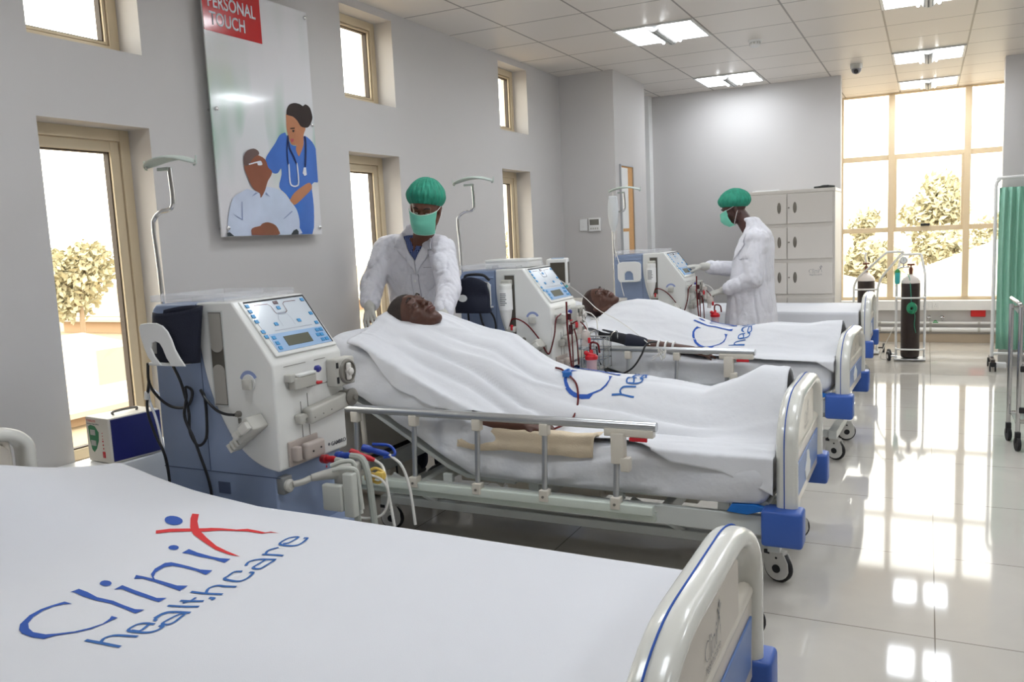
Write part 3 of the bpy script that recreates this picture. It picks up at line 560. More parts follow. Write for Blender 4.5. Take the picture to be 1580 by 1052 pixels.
def make_bed(label, loc, rz=0, bz=.235, hw=.45, rail=True, length=2.2, backx=-1.18, lift=.0, top=.83, headtop=.95, headw=None, railz=.69, back=None):
    t = thing('hospital_bed', label, 'hospital bed', loc, rz, None)
    zf = bz+.1
    # main frame
    m = MB(); m.box(-length+.05, -.09, -hw+.02, -hw+.05, bz+.02, zf+.0); m.box(-length+.05, -.09, hw-.05, hw-.02, bz+.02, zf); m.box(-length+.05, -length+.09, -hw+.05, hw-.05, bz+.02, zf)
    m.box(-.13, -.09, -hw+.05, hw-.05, bz+.02, zf)
    for x in (-.55, -1.15, -1.75): m.box(x-.02, x+.02, -hw+.05, hw-.05, bz+.03, zf-.01)
    m.build('frame', BEDPAINT, t, bevel=.004)
    # lying surface with its little feet
    m = MB(); m.box(backx, -.12, -hw+.03, hw-.03, zf+.035, zf+.055)
    for x in (-.3, -.75, -1.15, -1.6):
        for s in (-1, 1): m.box(x-.025, x+.025, s*(hw-.05)-.012, s*(hw-.05)+.012, zf, zf+.04)
    m.build('lying_surface', BEDPAINT, t, bevel=.003)
    if back:
        m = MB(); P = [(a, b-.012) for a, b in back]+[(a, b-.034) for a, b in reversed(back)]; m.prism(P, -hw+.05, hw-.05, lambda a, b, d: (a, d, b)); bp_ = m.build('backrest_panel', BEDPAINT, t, bevel=.003)
        m = MB(); e_ = back[-2]
        for s in (-1, 1): m.tube([(-1.35, s*(hw-.14), zf-.02), (e_[0]+.05, s*(hw-.14), e_[1]-.05)], .016, seg=8, smooth=False); m.tube([(-length+.15, s*(hw-.10), zf-.02), (back[-1][0]+.12, s*(hw-.10), back[-1][1]-.07)], .014, seg=8, smooth=False)
        m.build('backrest_strut', BEIGE, bp_)
    # base: lower beams, lift arms and castors
    m = MB(); zb = .17
    for s in (-1, 1): m.box(-length+.2, -.12, s*(hw-.17)-.02, s*(hw-.17)+.02, zb-.02, zb+.02)
    for x in (-.12, -length+.22): m.box(x-.025, x+.025, -hw+.13, hw-.13, zb-.025, zb+.025)
    m.build('base', BEDPAINT, t, bevel=.004)
    m = MB(); m.box(-1.45, -.95, -.09, .09, .20, zf-.03, b=.01); m.box(-.95, -.5, -.03, .03, .22, .27, b=.006); m.box(-1.75, -1.45, -.03, .03, .22, .27, b=.006); m.build('lift_gearbox', BEIGE, t)
    for s in (-1, 1):
        for xa in (-.5, -1.75):
            m = MB(); m.tube([(xa, s*(hw-.17), zb+.01), (xa-.22, s*(hw-.12), zf-.02)], .017, seg=8, smooth=False); m.build('lift_arm', BEDPAINT, t)
    for x, r0 in ((-.11, .35), (-length+.22, -.2)):
        for s in (-1, 1): castor(t, x, s*(hw-.19), zb-.02, rot=r0*s)
    # corner bumpers
    for x0, x1 in ((-.14, .015), (-length-.015, -length+.12)):
        for s in (-1, 1):
            m = MB(); y0, y1 = s*(hw-.055), s*(hw+.05); m.box(x0, x1, min(y0, y1), max(y0, y1), bz, bz+.145, b=.014); m.build('corner_bumper', BLUEP, t)
    # foot board
    def board(x, hwb, z0, z1, name, outer):
        P = arch(hwb-.024, z0, z1-.028, r=min(.28, hwb*.62)); m = MB(); m.tube([(x, a, b) for a, b in P], .0245, seg=18, smooth=False, flat=1.0)
        for v in m.bm.verts:
            q = (v.co.x-x)/.0245; v.co.x = x+math.copysign(abs(q)**.6, q)*.041
        o = m.build(name, mat('board_rim_plastic', (222, 221, 213), .25, var=.01, coat=.4), t, bevel=0, angle=60)
        m = MB(); zc = z0+.33*(z1-z0)+.07
        P2 = [(-hwb+.05, z0+.0), (-hwb+.05, zc), (-hwb*.56, zc+.01), (-hwb*.56, z1-.09), (-hwb*.3, z1-.045), (hwb*.3, z1-.045), (hwb*.56, z1-.09), (hwb*.56, zc+.01), (hwb-.05, zc), (hwb-.05, z0)]
        m.prism(P2, x-.018, x+.018, lambda a, b, d: (d, a, b)); m.build('board_panel', mat('board_cream', (208, 200, 188), .35, var=.01, coat=.2), o, smooth=False, bevel=.004)
        m = MB(); m.tube([(x, -hwb+.05, zc+.005), (x, hwb-.05, zc+.005)], .022, seg=12, smooth=False)
        for s in (-1, 1): m.tube([(x, s*(hwb*.56), zc), (x, s*hwb*.56, z1-.085), (x, s*hwb*.40, z1-.05)], .013, seg=10)
        m.build('board_rib', BEIGE, o)
        m = MB(); m.prism([(-hwb+.10, z0+.05), (-hwb+.08, zc-.045), (hwb-.08, zc-.045), (hwb-.10, z0+.05)], x+outer*.018, x+outer*.024, lambda a, b, d: (d, a, b)); b_ = m.build('blue_panel', BLUEPANEL, o, smooth=False, bevel=.002)
        m = MB(); xx = x+outer*.024
        m.prism([(-.07, z0+.06), (-.09, z0+.1), (-.05, z0+.13), (-.035, zc-.06), (-.015, zc-.055), (0, z0+.15), (.015, zc-.06), (.035, zc-.075), (.05, z0+.12), (.08, z0+.1), (.06, z0+.06)], xx, xx+outer*.003, lambda a, b, d: (d, a, b)); m.build('white_emblem', WHITEP, b_, smooth=False)
        # blue pinstripe along the outer rim
        m = MB(); PP = [] if outer < 0 else arch(hwb+.0005, z0+.02, z1-.0035, r=min(.28, hwb*.62)+.02); 
        if PP: m.tube([(x-.008, a, b) for a, b in PP], .0022, seg=6, smooth=False); m.build('pinstripe', LOGOB, o)
        return o
    fb = board(-.05, hw, bz+.1, top, 'footboard', 1)
    k = .19
    make_logo(fb, lambda a, b: (-.0305, a*k-.0, top-.17+b*k), names=('board_logo_name', 'board_logo_figure', 'board_logo_tagline'), mats=(GREYTXT, GREYTXT, GREYTXT))
    board(-length-.02, headw or hw, bz+.1, headtop, 'headboard', -1)
    if rail:
        yr = -hw-.07; xs = [-2.03, -1.70, -1.365, -1.035, -.71]
        r_ = MB(); r_.tube([(-2.08, yr, railz), (-.54, yr, railz)], .020, seg=16, smooth=False)
        R = r_.build('side_rail', ALU, t)
        m = MB(); m.box(-2.10, -.56, yr-.02, yr+.02, bz+.085, bz+.125, b=.006); m.box(-2.10, -.56, yr+.012, yr+.04, bz+.05, bz+.09); m.build('rail_channel', mat('rail_channel_paint', (206, 214, 204), .35), R, bevel=.002)
        for i, x in enumerate(xs):
            m = MB(); m.tube([(x-.012, yr, bz+.12), (x, yr, railz-.055)], .0125, seg=12, smooth=False); m.build('rail_post', ALU, R)
            m = MB(); m.box(x-.021, x+.021, yr-.019, yr+.019, railz-.065, railz-.012, b=.006); m.build('post_joint', BEIGE, R); m = MB(); m.box(x-.03, x+.012, yr-.026, yr+.018, bz+.10, bz+.15, b=.004); m.build('post_foot', BEIGE, R)
            m = MB(); m.cyl((x-.01, yr-.03, bz+.122), (x-.01, yr-.026, bz+.122), .006, seg=10); m.build('bolt', MDGREY, R)
        m = MB(); m.box(-.76, -.55, yr-.02, yr+.02, railz-.045, railz-.012, b=.004); m.box(-.73, -.67, yr-.028, yr+.01, railz-.16, railz-.03, b=.006); m.box(-.69, -.65, yr-.03, yr+.01, railz-.19, railz-.13, b=.006); m.build('rail_latch', BEIGE, R)
        m = MB(); m.box(-.65, -.575, yr-.024, yr-.014, railz-.06, railz-.045, b=.002); m.build('release_lever', RED, R)
    m = MB(); m.prism([(-.28, zf+.012), (-.26, zf+.045), (-.17, zf+.05), (-.11, zf+.035), (-.2, zf+.006)], -hw-.005, -hw+.02, lambda a, b, d: (a, d, b)); m.build('blue_catch', mat('bright_blue_catch', (16, 106, 190), .35), t, bevel=.003)
    return t

def make_mattress(label, T, xa, xb, zt, zb, hw=.44, seed=0, drop=0.0, nx=120, nv=72, amp=.012, tone=None):
    """T maps bed xyz to world; zt/zb tables of top and bottom"""
    def fn(u, v):
        x = xa+(xb-xa)*u; a = 2*PI*v; ex = .22
        c, s = math.cos(a), math.sin(a); y = -hw*math.copysign(abs(c)**ex, c); hz = math.copysign(abs(s)**.42, s)
        top = zt(x); bot = zb(x); z = (top+bot)/2+(top-bot)/2*hz
        e = min(1, (x-xa)/.05, (xb-x)/.05); e = max(.0, e)**.4; y *= .93+.07*e; z = (top+bot)/2+(z-(top+bot)/2)*(.45+.55*e)
        n1 = noise.noise(Vector((x*3+seed, y*2.2+z*6, seed)))*amp; n2 = abs(noise.noise(Vector((x*1.4+z*4+seed*3, z*9-x*2, 1.3+seed))))*amp*1.5
        side = abs(c)**2
        y += (-1 if c > 0 else 1)*(n1+n2)*side*1.8; z += (n1*.6)*(1-side)
        return T(x, y, z)
    m = MB(); m.grid(fn, nx, nv, closed_v=True)
    m.bm.verts.ensure_lookup_table()
    m._f([m.bm.verts[i] for i in range(nv)]); m._f([m.bm.verts[nx*nv+i] for i in range(nv)])
    o = m.build('mattress', SHEET2, angle=70); tag(o, label, 'mattress'); return o

# ---- bed transforms
def place(x0, y0, rz):
    c, s = math.cos(rz), math.sin(rz)
    return lambda x, y, z: (x0+x*c-y*s, y0+x*s+y*c, z)
B1 = (-.345, 1.60, 0); B2 = (-.425, 3.72, 0); B3 = (-.375, 5.70, math.radians(-2.2)); B4 = (-.415, 8.17, 0)

# bed 1 -------------------------------------------------------------
make_bed('empty hospital bed in the foreground under the plain flat logo sheet', (B1[0], B1[1], 0), 0, bz=.255, hw=.47, rail=False, top=.812, headtop=.93, headw=.20, length=2.42)
T1 = place(*B1)
zt1 = lambda x: lerp_tab([(-2.4, .70), (-2.15, .655), (-1.95, .63), (-1.65, .605), (-.2, .588), (-.1, .585)], x)
make_mattress('mattress under the foreground logo sheet', T1, -2.33, -.12, zt1, lambda x: zt1(x)-.19 if x < -1.6 else .40, hw=.455, seed=2)
def sheet1_z(X, Y):
    x = X-B1[0]; y = Y-B1[1]
    z = zt1(x)+.016
    n = noise.noise(Vector((X*1.3, Y*2.4, 4)))*.008+noise.noise(Vector((X*3.5-Y*2, Y*5, 9)))*.0025
    n -= .016*(2.07-Y)/1.1*(1-sstep(-1.9, -2.2, x)); n += .175*math.exp(-((Y-1.36)/.44)**2)*sstep(-1.80, -2.28, x)
    return z+n*sstep(.0, .3, -x)
def sheet1():
    ya, yb = .93, 2.07
    def fn(u, v):
        X = B1[0]-2.36+(2.36-.10)*u
        s = -.30+v*(yb-ya+.60)     # arc length across
        if s < 0: y = ya; dz = s
        elif s > yb-ya: y = yb; dz = -(s-(yb-ya))
        else: y = ya+s; dz = 0
        z = sheet1_z(X, y); r = .045
        if dz == 0:
            d = min(y-ya, yb-y)
            if d < r: z -= r-math.sqrt(max(0, r*r-(r-d)**2))
        else:
            z += dz*.72-r*1.0; y += math.copysign(.012*math.sin(X*17+2*math.sin(X*5)), 1)*min(1, -dz*6)
        e = X-(B1[0]-2.36)
        if e < .05: z -= (.05-e)*.8
        return (X, y, z)
    m = MB(); m.grid(fn, 150, 110); o = m.build('logo_sheet', SHEET, solid=.004)
    tag(o, 'smooth white sheet with the whole blue and red logo, nearest the camera', 'bed sheet', 'printed bed sheets')
    make_logo(o, lambda a, b: (-1.8-b, 1.5+a, sheet1_z(-1.8-b, 1.5+a)+.0036))
sheet1()

# bed 2 -------------------------------------------------------------
T2 = place(*B2)
make_bed('hospital bed of the patient with the nurse behind him, side rail up', (B2[0], B2[1], 0), 0, bz=.235, hw=.45, length=2.26, backx=-1.25, top=.815, back=[(-1.25, .385), (-1.50, .392), (-1.60, .43), (-2.05, .685), (-2.24, .765)])
zt2 = lambda x: lerp_tab([(-2.3, 1.085), (-2.05, .99), (-1.25, .60), (-1.12, .572), (0, .568)], x)
zb2 = lambda x: lerp_tab([(-2.3, .80), (-2.05, .70), (-1.55, .41), (-1.45, .36), (0, .36)], x)
make_mattress('mattress in wrinkled fitted sheet under the middle patient, head end raised', T2, -2.24, -.115, zt2, zb2, hw=.45, seed=5, amp=.016)
def backrest(name, T, pts, hw):
    pass
def cover(label, B, T, ztab, btab, wtab, ylow, xs, xe, seed, logo, fold=.010, headx=0, creases=(), name='logo_sheet'):
    """sheet laid over a lying body: btab gives the body's height above the mattress, wtab its half width"""
    def zs(x, y):
        w = lerp_tab(wtab, x); t = lerp_tab(btab, x); q = abs(y-.02)/w
        b = t*(.5+.5*math.cos(PI*min(1, q/1.55)))**.8
        legs = 0
        if x > -1.1: b *= 1-.10*math.exp(-((y-.02)/.05)**2)*sstep(-1.1, -.8, x)*(1-sstep(-.35, -.2, x))
        yy = y*9+x*.9; f = 0
        a1 = noise.noise(Vector((x*1.1+seed, yy*.55-x*1.2, seed*2.1))); a2 = noise.noise(Vector((x*2.3-seed, yy*1.2-x*2.0, seed)))
        f = (1-abs(a1)*2.2)*fold+(a2)*fold*.55
        f += (1-min(1, abs(a2)*5))*fold*.6
        f *= .35+.65*sstep(-.02, .12, t-.02)*(1-.5*sstep(.8, 1.5, q))
        for cy, dp, xa_, xb_ in creases:
            yy = cy+.022*noise.noise(Vector((x*2.2, cy*9, seed))); g = sstep(xa_-.02, xa_+.15, x)*(1-sstep(xb_-.25, xb_, x))
            f += g*dp*(-math.exp(-((y-yy)/.013)**2)+.75*math.exp(-((y-yy-.045)/.03)**2)+.35*math.exp(-((y-yy+.04)/.025)**2))
        return ztab(x)+.018+b+f
    nv = 130; nu = 190; YF = .43
    def fn(u, v):
        x = xs+(xe-xs)*u; hx = headx*sstep(.02, -.24, -.46+v*.9) if headx else 0; x -= hx*(1-u)**3
        en = lerp_tab(ylow, x)          # how far the near side goes out (along the cloth)
        s = -en+v*(en+YF+.22)
        yl = .455
        if s < -yl: y = -yl-.012; dz = -(-yl-s)
        elif s > YF: y = YF+.02; dz = -(s-YF)
        else: y = s; dz = 0
        if s < 0:
            wob = .018*noise.noise(Vector((x*6, seed, 3)))+.012*noise.noise(Vector((x*15, seed, 1))); 
            if dz == 0: y += wob*(1 if v < .02 else max(0, 1-v*12))
        z = zs(x, max(-yl, min(YF, y)))
        if dz: z = ztab(x)+.012+dz; y += -.014*abs(noise.noise(Vector((x*7, dz*5, seed))))*3*min(1, -dz*10)
        else:
            d = (-yl+.05)-y
            if d > 0: z -= d*.25
        if u < .03: z -= (.03-u)*.5
        ex = .012*noise.noise(Vector((y*8, seed, 0)))+ .03*math.sin(y*5+seed)*(1 if u < .5 else 0)*max(0, 1-u*8)
        P = T(x+ex, y, z); return P
    m = MB(); m.grid(fn, nu, nv); o = m.build(name, SHEETW, solid=.004); tag(o, label, 'bed sheet', 'printed bed sheets')
    if logo:
        ox, oy = logo
        def lf(a, b):
            x = ox-b; y = oy+a; return T(x, y, zs(x, y)+.0056)
        make_logo(o, lf)
    return o, zs
cov2, zs2 = cover('white logo sheet over the middle patient, a blood line across it', B2, T2, zt2,
    [(-1.99, .12), (-1.85, .17), (-1.6, .215), (-1.45, .262), (-1.3, .24), (-1.1, .215), (-.75, .205), (-.46, .165), (-.34, .215), (-.22, .268), (-.10, .262), (0, .2)],
    [(-1.95, .27), (-1.5, .29), (-1.1, .25), (-.5, .18), (-.15, .17)],
    [(-1.99, .47), (-1.85, .56), (-1.62, .54), (-1.48, .49), (-1.38, .42), (-1.25, .395), (-1.0, .385), (-.76, .39), (-.64, .43), (-.5, .50), (-.3, .52), (-.1, .60)],
    -1.93, -.10, 3.3, (-.955, .185), fold=.013, headx=.19, creases=((-.27, .02, -1.95, -.3), (-.345, .016, -1.85, -1.1), (-.13, .010, -1.9, -1.0), (-.19, .010, -1.1, -.25)))
# bed 3 -------------------------------------------------------------
T3 = place(*B3)
make_bed('hospital bed of the farther patient, wire basket by its rail', (B3[0], B3[1], 0), B3[2], bz=.31, hw=.45, length=2.24, backx=-1.1, top=.80, headtop=.98, railz=.705, back=[(-1.1, .45), (-1.25, .45), (-1.35, .48), (-2.2, .71)])
zt3 = lambda x: lerp_tab([(-2.25, .98), (-1.05, .665), (-.95, .645), (0, .64)], x)
zb3 = lambda x: lerp_tab([(-2.25, .74), (-1.3, .47), (-1.2, .435), (0, .435)], x)
make_mattress('mattress in pale fitted sheet under the farther patient', T3, -2.22, -.115, zt3, zb3, hw=.45, seed=8)
cov3, zs3 = cover('white logo sheet over the farther patient', B3, T3, zt3,
    [(-1.70, .04), (-1.62, .13), (-1.5, .18), (-1.35, .21), (-1.1, .18), (-.8, .135), (-.55, .17), (-.3, .165), (-.1, .18)],
    [(-1.8, .24), (-1.4, .27), (-1.0, .24), (-.3, .2)],
    [(-1.80, .44), (-1.55, .455), (-1.35, .43), (-1.2, .395), (-.9, .39), (-.7, .45), (-.5, .455), (-.2, .46), (-.1, .52)],
    -1.66, -.10, 6.1, (-.865, .08), fold=.007, headx=.05)
# bed 4 -------------------------------------------------------------
T4 = place(*B4)
make_bed('empty hospital bed farthest away, in front of the steel cabinet', (B4[0], B4[1], 0), 0, bz=.30, hw=.43, length=2.2, rail=False)
zt4 = lambda x: lerp_tab([(-2.2, .70), (-1.6, .672), (0, .662)], x)
make_mattress('mattress under the plain white sheet of the farthest bed', T4, -2.15, -.115, zt4, lambda x: .45, hw=.42, seed=11)
def sheet4():
    def fn(u, v):
        x = -2.13+(2.13-.105)*u; s = -.86+.60*0+v*(1.24+.42*.5); s = -.70+v*1.32
        if s < -.43: y = -.445; dz = s+.43
        elif s > .43: y = .445; dz = .43-s
        else: y = s; dz = 0
        n = noise.noise(Vector((x*2, s*3, 5)))*.006
        z = zt4(x)+.03+n+dz; y += (-1 if s < 0 else 1)*(.012*abs(math.sin(x*11+math.sin(x*4)))*min(1, -dz*5))
        return T4(x, y, z)
    m = MB(); m.grid(fn, 110, 60); o = m.build('plain_sheet', SHEET, solid=.004); tag(o, 'plain white sheet spread on the farthest empty bed', 'bed sheet')
sheet4()

# things lying on and around bed 2
def pad2():
    m = MB()
    def fn(u, v):
        x = -1.50+.66*u; y = -.46+.16*v; z = .592+.020*math.sin(PI*min(1, v*1.3))+.012*noise.noise(Vector((x*9, y*14, 2)))+.035*math.exp(-((u-.04)/.05)**2)*v
        if v < .12: z -= (.12-v)*.55
        return T2(x, y-.012, z)
    m.grid(fn, 60, 14); o = m.build('folded_towel', mat('cream_towel', (222, 205, 178), .9, var=.06, bump=.3, bscale=200), solid=.014)
    tag(o, 'cream folded pad under the middle patient\'s forearm by the rail', 'towel')
pad2()

# ================================================================== POSTER
def poster():
    t = thing('wall_poster', 'tall glossy wall poster of a nurse and seated older man under a red banner', 'poster', (-3.08, 3.1, 1.55))
    pm = bpy.data.materials.new('poster_backdrop'); pm.use_nodes = True; nt = pm.node_tree; b = nt.nodes['Principled BSDF']
    tc = nt.nodes.new('ShaderNodeTexCoord'); mp = nt.nodes.new('ShaderNodeMapping'); mp.inputs['Scale'].default_value = (1, 3.5, 1.1)
    nz = nt.nodes.new('ShaderNodeTexNoise'); nz.inputs['Scale'].default_value = 1.6; nz.inputs['Detail'].default_value = 1
    cr = nt.nodes.new('ShaderNodeValToRGB'); e = cr.color_ramp.elements; e[0].position = .38; e[0].color = srgb(150, 190, 168); e[1].position = .56; e[1].color = srgb(222, 224, 226)
    e2 = cr.color_ramp.elements.new(.30); e2.color = srgb(142, 188, 130)
    sx = nt.nodes.new('ShaderNodeSeparateXYZ'); r1 = nt.nodes.new('ShaderNodeValToRGB'); q = r1.color_ramp.elements; q[0].position = .22; q[0].color = (0, 0, 0, 1); q[1].position = .5; q[1].color = (1, 1, 1, 1)
    q3 = r1.color_ramp.elements.new(.85); q3.color = (.1, .1, .1, 1); q[0].position = .22
    mx = nt.nodes.new('ShaderNodeMix'); mx.data_type = 'RGBA'; mx.inputs[6].default_value = srgb(226, 224, 226)
    nt.links.new(tc.outputs['Object'], mp.inputs[0]); nt.links.new(mp.outputs[0], nz.inputs['Vector']); nt.links.new(nz.outputs[0], cr.inputs[0])
    nt.links.new(tc.outputs['Object'], sx.inputs[0]); nt.links.new(sx.outputs['Z'], r1.inputs[0]); nt.links.new(r1.outputs[0], mx.inputs[0]); nt.links.new(cr.outputs[0], mx.inputs[7]); nt.links.new(mx.outputs[2], b.inputs['Base Color'])
    b.inputs['Roughness'].default_value = .12; b.inputs['Coat Weight'].default_value = .5; b.inputs['Coat Roughness'].default_value = .05
    m = MB(); m.box(-.008, 0, -.034, .722, -.012, 1.195); m.build('board', [pm], t, smooth=False)
    cols = {'white_haze': (214, 206, 204), 'scrub_blue': (74, 118, 198), 'skin_light': (190, 130, 96), 'hair_dark': (44, 34, 36), 'lips': (190, 90, 100), 'steth': (40, 50, 92), 'white': (226, 230, 238),
            'shirt_pale': (204, 214, 234), 'skin_dark': (146, 92, 72), 'hair_grey': (112, 92, 88), 'shirt_shade': (150, 162, 196), 'chair': (70, 76, 80)}
    for i, (n, P) in enumerate(POSTER):
        if n == 'white_haze': continue
        pts = [(a, b) for a, b in P]
        m = MB(); d = .0008+.0003*i; P3 = catmull([(a, b, 0) for a, b in pts+pts[:1]], 3)[:-1] if len(pts) > 5 else [Vector((a, b, 0)) for a, b in pts]
        P3 = [p for k, p in enumerate(P3) if (p-P3[k-1]).length > 1e-4]
        f = m.bm.faces.new([m.bm.verts.new((d, min(.72, p.x), max(-.010, p.y))) for p in P3]); f.normal_update(); bmesh.ops.triangulate(m.bm, faces=[f])
        nm = {'scrub_blue': 'printed_nurse_scrubs', 'skin_light': 'printed_nurse_skin', 'hair_dark': 'printed_nurse_hair', 'lips': 'printed_nurse_lips', 'steth': 'printed_stethoscope', 'white': 'printed_white_detail', 'shirt_pale': 'printed_shirt', 'skin_dark': 'printed_man_skin', 'hair_grey': 'printed_man_hair', 'shirt_shade': 'printed_shirt_fold', 'chair': 'printed_chair'}[n]
        m.build(nm, mat('poster_'+n, cols[n], .12, var=.16, scale=7, coat=.4), t, smooth=False)
    m = MB(); m.box(0, .002, -.034, .354, .964, 1.1945); bn = m.build('red_banner', mat('poster_red', (196, 34, 38), .15, var=.02, coat=.4), t, smooth=False)
    text('PERSONAL', .088, lambda a, b: (.0026, -.006+a*.76, 1.078+b), mat('poster_white', (246, 242, 240), .6, var=0), bn, 'banner_lettering', bold=.0012, ext=.0012)
    text('TOUCH', .088, lambda a, b: (.0026, .002+a*.76, .996+b), mat('poster_white', (246, 242, 240), .6, var=0), bn, 'banner_lettering', bold=.0012, ext=.0012)
    for y, z in ((.703, 1.164), (-.005, .60), (.700, .589), (.006, .03), (.702, .025), (-.010, 1.16)):
        m = MB(); m.cyl((-.05, y, z), (.0, y, z), .006, seg=10); m.lathe([(.010, 0), (.010, .008), (.006, .011)], (0, y, z), (1, 0, 0), 16); m.build('standoff_screw', CHROME, t)
poster()
# ================================================================== DIALYSIS MACHINES
# machine space: x = 0 at the front plane (negative to the back), y = 0 at the near side .. .38, z up
PX0, PZ0, PX1, PZ1 = -.165, 1.285, .010, 1.06
_pl = math.hypot(PX1-PX0, PZ1-PZ0); PS = Vector(((PX1-PX0)/_pl, 0, (PZ1-PZ0)/_pl)); PN = Vector((-PS.z, 0, PS.x))
def pan(u, v, d=0): p = Vector((PX0, u, PZ0))+PS*v+PN*d; return (p.x, p.y, p.z)
BTN = [(.046, .034), (.044, .058), (.043, .081), (.042, .105), (.04, .152), (.04, .175), (.194, .058), (.128, .128), (.257, .127), (.348, .035), (.345, .104), (.342, .15), (.072, .184), (.072, .209), (.071, .231), (.317, .184), (.34, .184), (.305, .206), (.327, .207), (.314, .23), (.338, .23)]
def cable(parent, name, pts, r, m, sub=6, world=True): b = MB(); b.tube(pts, r, seg=8, sub=sub); return b.build(name, m, parent, world=world)
def machine(loc, label, W=.38, cuff=True, cartridge=False, lines=False, knob_cuff=False):
    t = thing('dialysis_machine', label, 'dialysis machine', loc, 0, None)
    # blue body
    m = MB()
    side = [(-.59, .10), (-.59, 1.235), (-.575, 1.265), (-.555, 1.279), (-.20, 1.279), (-.02, 1.05), (-.02, .10)]
    m.prism(side, 0, W, lambda a, b, d: (a, d, b)); body = m.build('cabinet_body', MBLUE, t, bevel=.008)
    m = MB(); m.box(-.575, -.355, -.003, W+.003, 1.232, 1.243, b=.003); m.box(-.575, -.37, -.006, .02, 1.18, 1.20, b=.003); m.build('top_ridge', MBLUE, body)
    m = MB(); m.box(-.592, .0, -.0015, .001, .636, .639); m.box(-.345, -.343, -.0015, .001, .639, 1.279); m.box(-.31, -.25, -.002, .001, .555, .60); m.build('panel_seam', mat('seam_dark_blue', (70, 82, 108), .6), body, smooth=False)
    m = MB(); m.box(-.60, .06, .01, W-.01, .085, .40, b=.02); base = m.build('base_plinth', MBLUE, t)
    for x in (-.52, .0):
        for y in (.05, W-.05):
            m = MB(); m.lathe([(.025, -.012), (.035, -.008), (.035, .008), (.025, .012)], (x, y, .035), (0, 1, 0), 18); m.box(x-.02, x+.02, y-.016, y+.016, .045, .09); m.build('castor', BLACKR, t)
    # white front housing
    curve = [(-.335, 1.285), (-.338, 1.155), (-.325, 1.05), (-.301, .95), (-.262, .86), (-.21, .775), (-.14, .71), (-.07, .675), (.0, .662)]
    P = [(a, b) for a, b, _ in [tuple(v) for v in catmull([(a, b, 0) for a, b in curve], 4)]]+[(.012, .668), (.012, 1.05), (.008, 1.062), (-.160, 1.287)]
    m = MB(); m.prism(P, -.007, W+.007, lambda a, b, d: (a, d, b)); h = m.build('front_housing', MWHITE, t, bevel=.009, angle=50)
    m = MB()
    for a, b, c, d in ((.125, .127, .70, .90), (.165, .167, .70, .925), (.167, .30, .945, .947), (.05, .17, 1.042, 1.044), (.22, .285, 1.042, 1.044)): m.box(.012, .0135, a, b, c, d)
    m.build('door_seam', MDGREY, h, smooth=False)
    # clear tray on top
    m = MB(); z = 1.288
    for a, b, c, d, e, f in ((-.58, -.20, -.002, W+.002, z, z+.003), (-.58, -.20, -.002, .0, z, z+.026), (-.58, -.20, W, W+.002, z, z+.026), (-.58, -.578, -.002, W+.002, z, z+.026), (-.202, -.20, -.002, W+.002, z, z+.016), (-.36, -.358, -.002, W+.002, z, z+.02)): m.box(a, b, c, d, e, f)
    m.build('clear_top_tray', MATS.get('clear_acrylic') or clear_mat('clear_acrylic', (235, 236, 240), .22), t, smooth=False)
    # control panel
    cp = MB(); cp.prism([(.022, .006), (W-.004, .006), (W-.004, .262), (.03, .262)], .0, .010, lambda a, b, d: pan(a, b, d)); cp = cp.build('control_panel', MWHITE, t, bevel=.004)
    m = MB(); m.prism([(.039, .018), (.368, .016), (.360, .246), (.05, .247)], .010, .0112, pan); m.build('panel_overlay', mat('panel_overlay', (206, 214, 222), .18, coat=.3, var=0), cp, smooth=False)
    m = MB(); m.prism([(.039, .014), (.370, .012), (.370, .018), (.039, .020)], .0112, .0135, pan); m.prism([(.366, .018), (.370, .018), (.362, .248), (.358, .246)], .0112, .0135, pan); m.build('panel_edge', BLACKR, cp, smooth=False)
    m = MB(); m.prism([(.059, .167), (.355, .17), (.360, .246), (.05, .247)], .0112, .0118, pan); m.build('blue_key_zone', mat('key_zone_blue', (156, 186, 220), .25, var=0), cp, smooth=False)
    m = MB(); m.prism([(.120, .186), (.260, .186), (.258, .229), (.119, .229)], .0118, .0135, pan); m.build('display', mat('lcd_olive', (96, 98, 84), .2, var=0), cp, smooth=False)
    bm_ = mat('key_blue', (38, 138, 196), .35, var=0)
    for u, v in BTN:
        m = MB(); m.prism([(u-.0085, v-.007), (u+.0085, v-.007), (u+.0085, v+.007), (u-.0085, v+.007)], .0115, .0145, pan); m.build('key', bm_, cp, smooth=False)
    def trace(pts, w, mm, nm):
        m = MB(); Pp = [Vector((a, b, 0)) for a, b in pts]; L = []
        for i, p in enumerate(Pp):
            T = (Pp[min(i+1, len(Pp)-1)]-Pp[max(i-1, 0)]).normalized(); N = Vector((-T.y, T.x, 0))*w; L.append((m.bm.verts.new(pan(p.x+N.x, p.y+N.y, .0122)), m.bm.verts.new(pan(p.x-N.x, p.y-N.y, .0122))))
        for (a, b), (c, d) in zip(L, L[1:]): m._f((a, b, d, c))
        m.build(nm, mm, cp, smooth=False)
    trace([(.081, .034), (.151, .035), (.162, .048), (.163, .078), (.169, .083)], .0012, BLOOD, 'printed_flow_line')
    trace([(.31, .034), (.244, .034), (.231, .043), (.229, .076), (.215, .083)], .0012, BLOOD, 'printed_flow_line')
    gl = mat('printed_grey_line', (150, 156, 170), .5, var=0)
    trace([(.171, .087), (.156, .107), (.157, .141)], .0009, gl, 'printed_flow_line'); trace([(.217, .088), (.225, .114), (.224, .143)], .0009, gl, 'printed_flow_line')
    trace([(.172, .083), (.215, .083)], .004, gl, 'printed_filter_mark'); trace([(.10, .156), (.31, .156)], .0012, gl, 'printed_scale')
